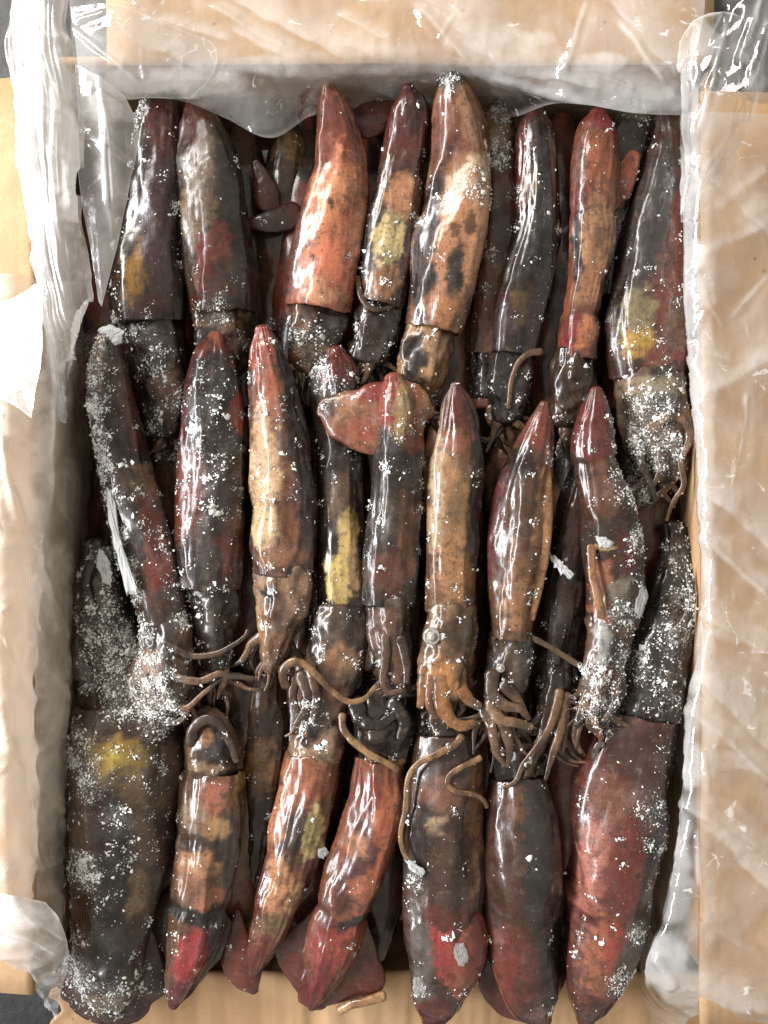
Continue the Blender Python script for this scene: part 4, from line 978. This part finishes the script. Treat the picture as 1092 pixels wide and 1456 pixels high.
scatter(22000, 1.25, 5.6, 1.6, 'frost_crystals', 'white frost crystals sprinkled over the squid', 0.06, 1.0)
scatter(27000, 1.1, 3.8, 2.8, 'packed_frost', 'dense white frost packed in the crevices', 0.0, 1.0)
scatter(420, 3.2, 7.5, 1.2, 'ice_grains', 'larger white ice grains caught on the squid', 0.25, 0.9)


# ------------------------------------------------------------------ plastic bag liner
bag = empty('plastic_liner', (0, 0, -280), 'clear crinkled plastic bag liner draped over the box edges', 'plastic bag')
BAG0 = np.array([0, 0, -280.0])


def crumple(p, seed, big, small):
    a = 1 - np.abs(fbm(p / np.array([95, 70, 95]), seed, 2)) * 2.4
    b = 1 - np.abs(fbm(p / 38.0, seed + 3, 2)) * 2.4
    c = fbm(p / 150.0, seed + 5, 2)
    return big * (0.55 * a + 1.1 * c) + small * b


def sheet(name, rows, mat, nu=90, nv=130, big=7, small=3, seed=0, creases=(), milk=(), fold=0.0, fold_dir=0, edge=0.0, tiny=0):
    """film through rows of points (px, py, z); creases are raised folds, milk marks doubled film"""
    R = [catmull([list(W(*p)) for p in r], nu) for r in rows]
    R = np.array(R)                                        # rows x nu x 3
    G = np.array([catmull(R[:, i, :], nv) if len(rows) > 2 else R[0, i] + (R[1, i] - R[0, i]) * np.linspace(0, 1, nv)[:, None] for i in range(nu)])   # nu x nv x 3
    gu = np.gradient(G, axis=0); gv = np.gradient(G, axis=1)
    n = np.cross(gu.reshape(-1, 3), gv.reshape(-1, 3)); n /= np.linalg.norm(n, axis=1)[:, None] + 1e-9
    n *= np.sign(n[:, 2:3] + 1e-6)
    p = G.reshape(-1, 3)
    d = crumple(p, seed, big, small)
    if fold:
        uu = np.repeat(np.linspace(0, 1, nu), nv) if fold_dir == 0 else np.tile(np.linspace(0, 1, nv), nu)
        oth = np.tile(np.linspace(0, 1, nv), nu) if fold_dir == 0 else np.repeat(np.linspace(0, 1, nu), nv)
        q = np.stack([uu * 16, oth * 2.2, np.full(len(uu), seed * 1.3)], 1)
        d = d + fold * (1 - 2.2 * np.abs(fbm(q, seed + 8, 3)))
    k = (H - p[:, 2]) / H
    px, py = CX + p[:, 0] / k, CY - p[:, 1] / k
    fm = np.zeros(len(px))
    rr = np.random.default_rng(seed)
    creases = list(creases)
    for _ in range(tiny):  # short creases, whitened along their length to paint small glints
        j = rr.integers(len(px)); a_ = rr.normal(0.7, 0.8); l_ = rr.uniform(12, 46)
        creases.append((px[j], py[j], px[j] + math.cos(a_) * l_, py[j] + math.sin(a_) * l_, rr.uniform(1.5, 4.5), rr.uniform(1.2, 3)))
    for (x0, y0, x1, y1, hgt, wid) in creases:
        vx, vy = x1 - x0, y1 - y0
        L2 = vx * vx + vy * vy
        wob = (5 if L2 > 3600 else 1.5) * fbm(np.stack([px / 40, py / 40, px * 0 + seed], 1), seed + 12, 2)
        t = ((px - x0) * vx + (py - y0) * vy) / L2
        dist = np.abs((px - x0) * vy - (py - y0) * vx) / math.sqrt(L2) + wob
        win = smooth(-0.08, 0.1, t) * smooth(1.08, 0.9, t)
        e = np.exp(-(dist / (wid * 1.25)) ** 2) * win
        d = d + hgt * (0.65 if wid < 9 else 0.40) * e
        sd_ = ((px - x0) * vy - (py - y0) * vx) / math.sqrt(L2) + wob
        am = min(0.52, 0.34 + 0.03 * wid) if wid > 3 else 0.12
        fm = np.maximum(fm, am * np.where(sd_ > 0, np.exp(-(sd_ / (wid * 3.2)) ** 2), np.exp(-(sd_ / 3.0) ** 2)) * win)
        fm = np.maximum(fm, (0.5 if wid > 3 else 0.25) * np.exp(-(sd_ / 2.6) ** 2) * win)
    for (x, y, rx, ry, am) in milk:
        wob = 0.5 * fbm(np.stack([px / 30, py / 30, px * 0 + seed], 1), seed + 14, 3)
        r = np.sqrt(((px - x) / rx) ** 2 + ((py - y) / ry) ** 2) + wob
        fm = np.maximum(fm, am * smooth(1.15, 0.6, r))
    if edge:
        uu = np.repeat(np.linspace(0, 1, nu), nv); vv = np.tile(np.linspace(0, 1, nv), nu)
        fm = np.maximum(fm, edge * smooth(0.03, 0.0, np.minimum(np.minimum(uu, 1 - uu), np.minimum(vv, 1 - vv))))
    p = p + n * d[:, None]
    idx = np.arange(nu * nv).reshape(nu, nv)
    f = np.stack([idx[:-1, :-1].ravel(), idx[1:, :-1].ravel(), idx[1:, 1:].ravel(), idx[:-1, 1:].ravel()], 1)
    return make_mesh(name, p, f, mat, bag, BAG0, None, fm)


# over the top flap and down the end wall
sheet('end_drape', [
    [(95, -70, 90), (250, -70, 80), (400, -70, 78), (550, -70, 76), (700, -70, 78), (850, -70, 80), (1000, -70, 80)],
    [(100, 20, 96), (250, 20, 70), (400, 20, 66), (550, 20, 62), (700, 20, 64), (850, 20, 68), (1000, 20, 74)],
    [(105, 82, 100), (250, 82, 64), (400, 76, 56), (550, 72, 48), (700, 76, 52), (850, 82, 62), (985, 90, 80)],
    [(120, 116, 84), (250, 116, 62), (380, 122, 54), (470, 98, 32), (600, 92, 28), (720, 104, 38), (850, 122, 60), (980, 130, 76)],
    [(178, 138, 56), (262, 142, 44), (330, 172, 30), (386, 196, 22), (440, 166, 0), (520, 146, -46), (620, 142, -50), (720, 168, -34), (790, 146, 30), (830, 148, 46), (900, 160, 52), (978, 163, 58)],
], M_FILM, nu=260, nv=130, tiny=26, big=5, small=1.2, seed=31, edge=.3,
    creases=[(600, 0, 735, 112, 8, 15), (710, 96, 960, 150, 6, 12), (100, 26, 340, 120, 6, 14), (330, 0, 520, 96, 5, 11), (870, 0, 960, 110, 6, 12), (480, 60, 640, 100, 5, 8), (300, 10, 480, 110, 7, 5), (330, 40, 440, 100, 5, 5), (590, 10, 690, 110, 9, 7), (690, 110, 840, 150, 8, 6), (640, 20, 780, 95, 9, 9), (835, 0, 800, 110, 7, 6), (130, 45, 215, 110, 7, 5), (225, 30, 330, 60, 5, 5), (880, 30, 945, 120, 6, 5), (420, 100, 640, 96, 5, 6), (480, 20, 560, 60, 4, 4)],
    milk=[(260, 115, 110, 24, .42), (340, 160, 70, 36, .26), (700, 60, 80, 26, .5), (750, 90, 60, 24, .42), (900, 140, 90, 24, .5), (180, 90, 60, 44, .36), (560, 93, 440, 18, .5), (560, 104, 170, 24, .16)])
# the end lining behind the tips
sheet('end_lining', [
    [(150, 100, 24), (400, 98, 24), (650, 98, 24), (985, 104, 24)], [(165, 138, -40), (400, 136, -40), (650, 136, -40), (970, 140, -40)], [(180, 170, -130), (400, 170, -130), (650, 170, -130), (955, 170, -130)],
], M_END, nu=120, nv=50, big=3, small=1.5, seed=35)
# side film over one flap, down to the squid
sheet('side_drape', [
    [(-90, 410, 86), (-90, 600, 86), (-90, 800, 86), (-90, 1000, 86), (-90, 1200, 84), (-90, 1330, 82)],
    [(-30, 400, 108), (-30, 600, 108), (-30, 800, 108), (-30, 1000, 108), (-30, 1200, 106), (-30, 1320, 100)],
    [(14, 390, 112), (10, 600, 110), (8, 800, 110), (8, 1000, 110), (10, 1200, 108), (14, 1310, 98)],
    [(60, 400, 78), (54, 600, 70), (50, 800, 66), (48, 1000, 64), (48, 1200, 62), (50, 1310, 50)],
    [(104, 400, 6), (100, 600, 0), (94, 800, 0), (92, 1000, 0), (86, 1200, 0), (80, 1320, -6)],
    [(126, 400, -80), (122, 600, -80), (118, 800, -80), (114, 1000, -80), (106, 1200, -80), (98, 1330, -80)],
    [(140, 400, -150), (136, 600, -150), (132, 800, -150), (128, 1000, -150), (122, 1200, -150), (114, 1330, -140)],
], M_LIN, nu=220, nv=110, tiny=40, big=5, small=1.0, seed=41, creases=[(-10, 560, 110, 760, 6, 13), (-10, 860, 112, 1010, 6, 12), (20, 1090, 108, 1160, 6, 9), (62, 440, 70, 760, 6, 6), (20, 700, 100, 930, 6, 6), (0, 1000, 60, 1250, 5, 6), (20, 1240, 110, 1220, 5, 5), (10, 1280, 100, 1262, 6, 5), (0, 620, 30, 760, 6, 5)], milk=[(20, 640, 40, 90, .3), (20, 880, 40, 70, .25), (40, 1270, 60, 30, .4), (70, 560, 10, 150, .3), (18, 860, 56, 520, .75), (70, 1000, 40, 330, .3)])
# gathered white strip in the corner
sheet('gathered_fold', [
    [(22, -40, 130), (16, 20, 138), (8, 75, 146), (26, 130, 146), (32, 210, 142), (42, 300, 136), (52, 360, 130), (64, 430, 124), (72, 500, 100), (78, 590, 40)],
    [(45, -40, 152), (42, 40, 160), (44, 120, 164), (56, 210, 160), (66, 300, 152), (72, 370, 142), (80, 440, 130), (88, 520, 90), (90, 600, 25)],
    [(72, -40, 152), (74, 40, 160), (84, 120, 162), (90, 210, 158), (94, 300, 148), (98, 370, 136), (104, 440, 118), (104, 520, 50), (98, 600, -30)],
    [(96, -40, 126), (98, 40, 134), (112, 110, 134), (119, 160, 130), (113, 215, 128), (106, 270, 120), (116, 350, 106), (130, 420, 84), (116, 490, 10), (108, 580, -50)],
], M_HALF, nu=170, nv=110, big=7, small=2.0, seed=51, fold=2.6, fold_dir=1, tiny=26, creases=[(60, 60, 80, 330, 6, 6), (40, 20, 60, 300, 6, 6), (96, 180, 92, 300, 5, 4), (80, 300, 92, 520, 6, 5), (66, 330, 76, 560, 5, 4)],
    milk=[(58, 60, 46, 150, .75), (66, 220, 44, 130, .75), (80, 360, 20, 100, .45)], edge=.3)
# loose hanging flap beside it
sheet('hanging_fold', [
    [(106, 90, 140), (112, 150, 140), (110, 210, 136), (118, 290, 122), (132, 370, 104), (142, 428, 84)],
    [(140, 110, 140), (146, 160, 142), (150, 230, 136), (148, 310, 122), (146, 380, 104), (144, 432, 84)],
    [(176, 138, 120), (197, 188, 122), (184, 262, 116), (170, 330, 108), (156, 390, 98), (146, 436, 84)],
], M_HALF, nu=90, nv=60, big=4, small=1.2, seed=55, creases=[(112, 180, 190, 235, 6, 3), (150, 160, 158, 330, 5, 4), (125, 190, 150, 215, 5, 3), (140, 100, 150, 190, 5, 4)], edge=.5)
# corner film across the gap between the flaps
sheet('corner_fold', [
    [(100, 10, 156), (108, 60, 156), (112, 110, 150), (118, 150, 140)], [(160, 6, 158), (165, 55, 160), (168, 100, 150), (172, 142, 130)], [(225, 30, 150), (240, 60, 150), (235, 100, 140), (215, 140, 112)], [(300, 60, 140), (310, 80, 138), (300, 110, 126), (270, 140, 96)],
], M_FILM, nu=80, nv=80, big=5, small=1.5, seed=58, creases=[(102, 40, 200, 115, 8, 4), (110, 30, 150, 18, 5, 3), (120, 110, 145, 180, 6, 5), (200, 70, 205, 112, 5, 3)], milk=[(215, 115, 60, 26, .5), (120, 90, 20, 40, .3)], edge=.4)
# bright crumpled piece over the outer flap
sheet('flap_fold', [
    [(-60, 410, 120), (-60, 460, 120), (-60, 520, 118), (-40, 560, 114)], [(10, 430, 130), (6, 480, 130), (4, 530, 126), (16, 572, 120)], [(66, 400, 140), (64, 460, 138), (60, 520, 132), (48, 594, 120)],
], M_HALF, nu=60, nv=60, big=8, small=3, seed=61, edge=.4, tiny=8, milk=[(30, 480, 50, 90, .8)])
sheet('bottom_fold', [
    [(-60, 1268, 104), (-60, 1310, 100), (-50, 1350, 92), (10, 1366, 70), (52, 1400, 30), (74, 1436, -40)], [(20, 1272, 118), (24, 1306, 116), (36, 1344, 104), (52, 1372, 80), (66, 1400, 34), (78, 1440, -40)], [(62, 1284, 92), (86, 1312, 86), (96, 1344, 72), (94, 1374, 54), (86, 1406, 14), (82, 1444, -44)],
], M_HALF, nu=80, nv=70, big=6, small=4, seed=65, edge=.5, creases=[(0, 1310, 80, 1350, 6, 4), (45, 1370, 75, 1425, 6, 3), (20, 1290, 90, 1330, 5, 4)], milk=[(15, 1310, 50, 34, .5)])
# over the other flap
sheet('side_drape', [
    [(944, 172, -150), (944, 300, -150), (944, 450, -150), (944, 600, -150), (944, 760, -150), (944, 900, -150), (938, 1030, -150), (930, 1180, -150), (918, 1300, -150), (900, 1370, -140), (910, 1425, -130), (956, 1490, -130)],
    [(966, 168, -40), (974, 300, -40), (978, 450, -40), (986, 600, -40), (994, 760, -40), (990, 900, -40), (972, 1030, -40), (958, 1180, -40), (940, 1300, -40), (918, 1370, -50), (926, 1420, -60), (970, 1470, -64)],
    [(968, 164, 40), (972, 300, 34), (974, 450, 30), (988, 600, 26), (998, 760, 24), (994, 900, 24), (978, 1030, 26), (966, 1180, 28), (946, 1300, 24), (920, 1372, 6), (936, 1412, -2), (980, 1450, -8)],
    [(990, 160, 66), (1000, 300, 58), (1002, 450, 50), (1014, 600, 44), (1020, 760, 42), (1016, 900, 42), (1004, 1030, 44), (998, 1180, 44), (980, 1300, 36), (962, 1370, 24), (980, 1405, 16), (1010, 1440, 10)],
    [(1040, 160, 56), (1050, 300, 46), (1050, 450, 40), (1056, 600, 36), (1060, 760, 34), (1060, 900, 34), (1050, 1030, 36), (1050, 1180, 34), (1040, 1300, 28), (1040, 1380, 22), (1050, 1420, 18), (1060, 1470, 14)],
    [(1180, 170, 26), (1180, 300, 22), (1180, 450, 20), (1180, 600, 18), (1180, 760, 18), (1180, 900, 18), (1180, 1030, 18), (1180, 1180, 18), (1180, 1300, 16), (1180, 1390, 14), (1180, 1440, 12), (1180, 1490, 10)],
], M_FILM, nu=340, nv=110, tiny=26, big=4, small=1.0, seed=71, edge=.3,
    creases=[(985, 690, 1110, 790, 7, 14), (985, 960, 1110, 1080, 7, 15), (1000, 1170, 1110, 1280, 6, 10), (1000, 250, 1110, 350, 6, 11), (1000, 560, 1110, 500, 6, 10), (995, 760, 1092, 850, 9, 7), (990, 870, 1092, 930, 8, 8), (975, 1000, 1092, 1110, 9, 8), (965, 1140, 1092, 1215, 8, 6), (1000, 500, 1040, 515, 5, 4), (1092, 390, 1040, 450, 8, 6), (1060, 560, 1040, 680, 6, 4), (985, 480, 1005, 440, 6, 3), (1000, 1060, 1004, 1130, 5, 3), (990, 1180, 995, 1260, 6, 4), (940, 1390, 1092, 1440, 9, 10), (930, 1360, 960, 1400, 8, 6), (1020, 300, 1092, 240, 6, 5), (1000, 360, 1092, 320, 5, 5)],
    milk=[(975, 300, 20, 150, .6), (984, 540, 18, 130, .55), (995, 770, 22, 110, .55), (990, 930, 18, 80, .5), (975, 1060, 26, 90, .6), (1050, 1080, 50, 16, .3), (1040, 1190, 50, 10, .35), (960, 1220, 28, 130, .5), (945, 1370, 40, 54, .65), (1020, 1420, 80, 18, .5), (1050, 900, 50, 14, .3), (1006, 760, 12, 620, .4), (984, 640, 24, 430, .6)])
# curled loop of film standing up in the corner
sheet('corner_loop', [
    [(968, 60, 120), (966, 120, 124), (968, 180, 120), (972, 240, 104), (968, 316, 70)],
    [(990, 30, 160), (984, 100, 176), (986, 170, 168), (986, 240, 136), (974, 316, 84)],
    [(1040, 22, 172), (1040, 90, 190), (1030, 170, 180), (1010, 240, 142), (980, 314, 86)],
    [(1072, 50, 140), (1084, 110, 142), (1064, 176, 132), (1030, 250, 108), (984, 318, 72)],
], M_FILM, nu=110, nv=110, tiny=14, big=4, small=1.2, seed=75, edge=.65, creases=[(1030, 40, 990, 200, 9, 5), (990, 150, 972, 300, 8, 5), (1078, 80, 1060, 180, 6, 6), (1040, 180, 985, 280, 6, 3), (1000, 40, 975, 130, 6, 4)], milk=[(982, 190, 14, 100, .5), (1000, 60, 20, 30, .3)])
# film trailing over the dark corner
sheet('trailing_film', [
    [(1010, -60, 20), (1010, 20, 10), (1010, 100, 0), (1015, 160, -10)], [(1070, -60, 40), (1068, 20, 30), (1066, 100, 20), (1060, 160, 4)], [(1170, -60, 20), (1170, 20, 10), (1170, 100, 0), (1170, 170, -6)],
], M_FILM, nu=70, nv=70, big=10, small=2, seed=79, creases=[(1080, 0, 1050, 90, 9, 4), (1092, 30, 1060, 130, 8, 4)])
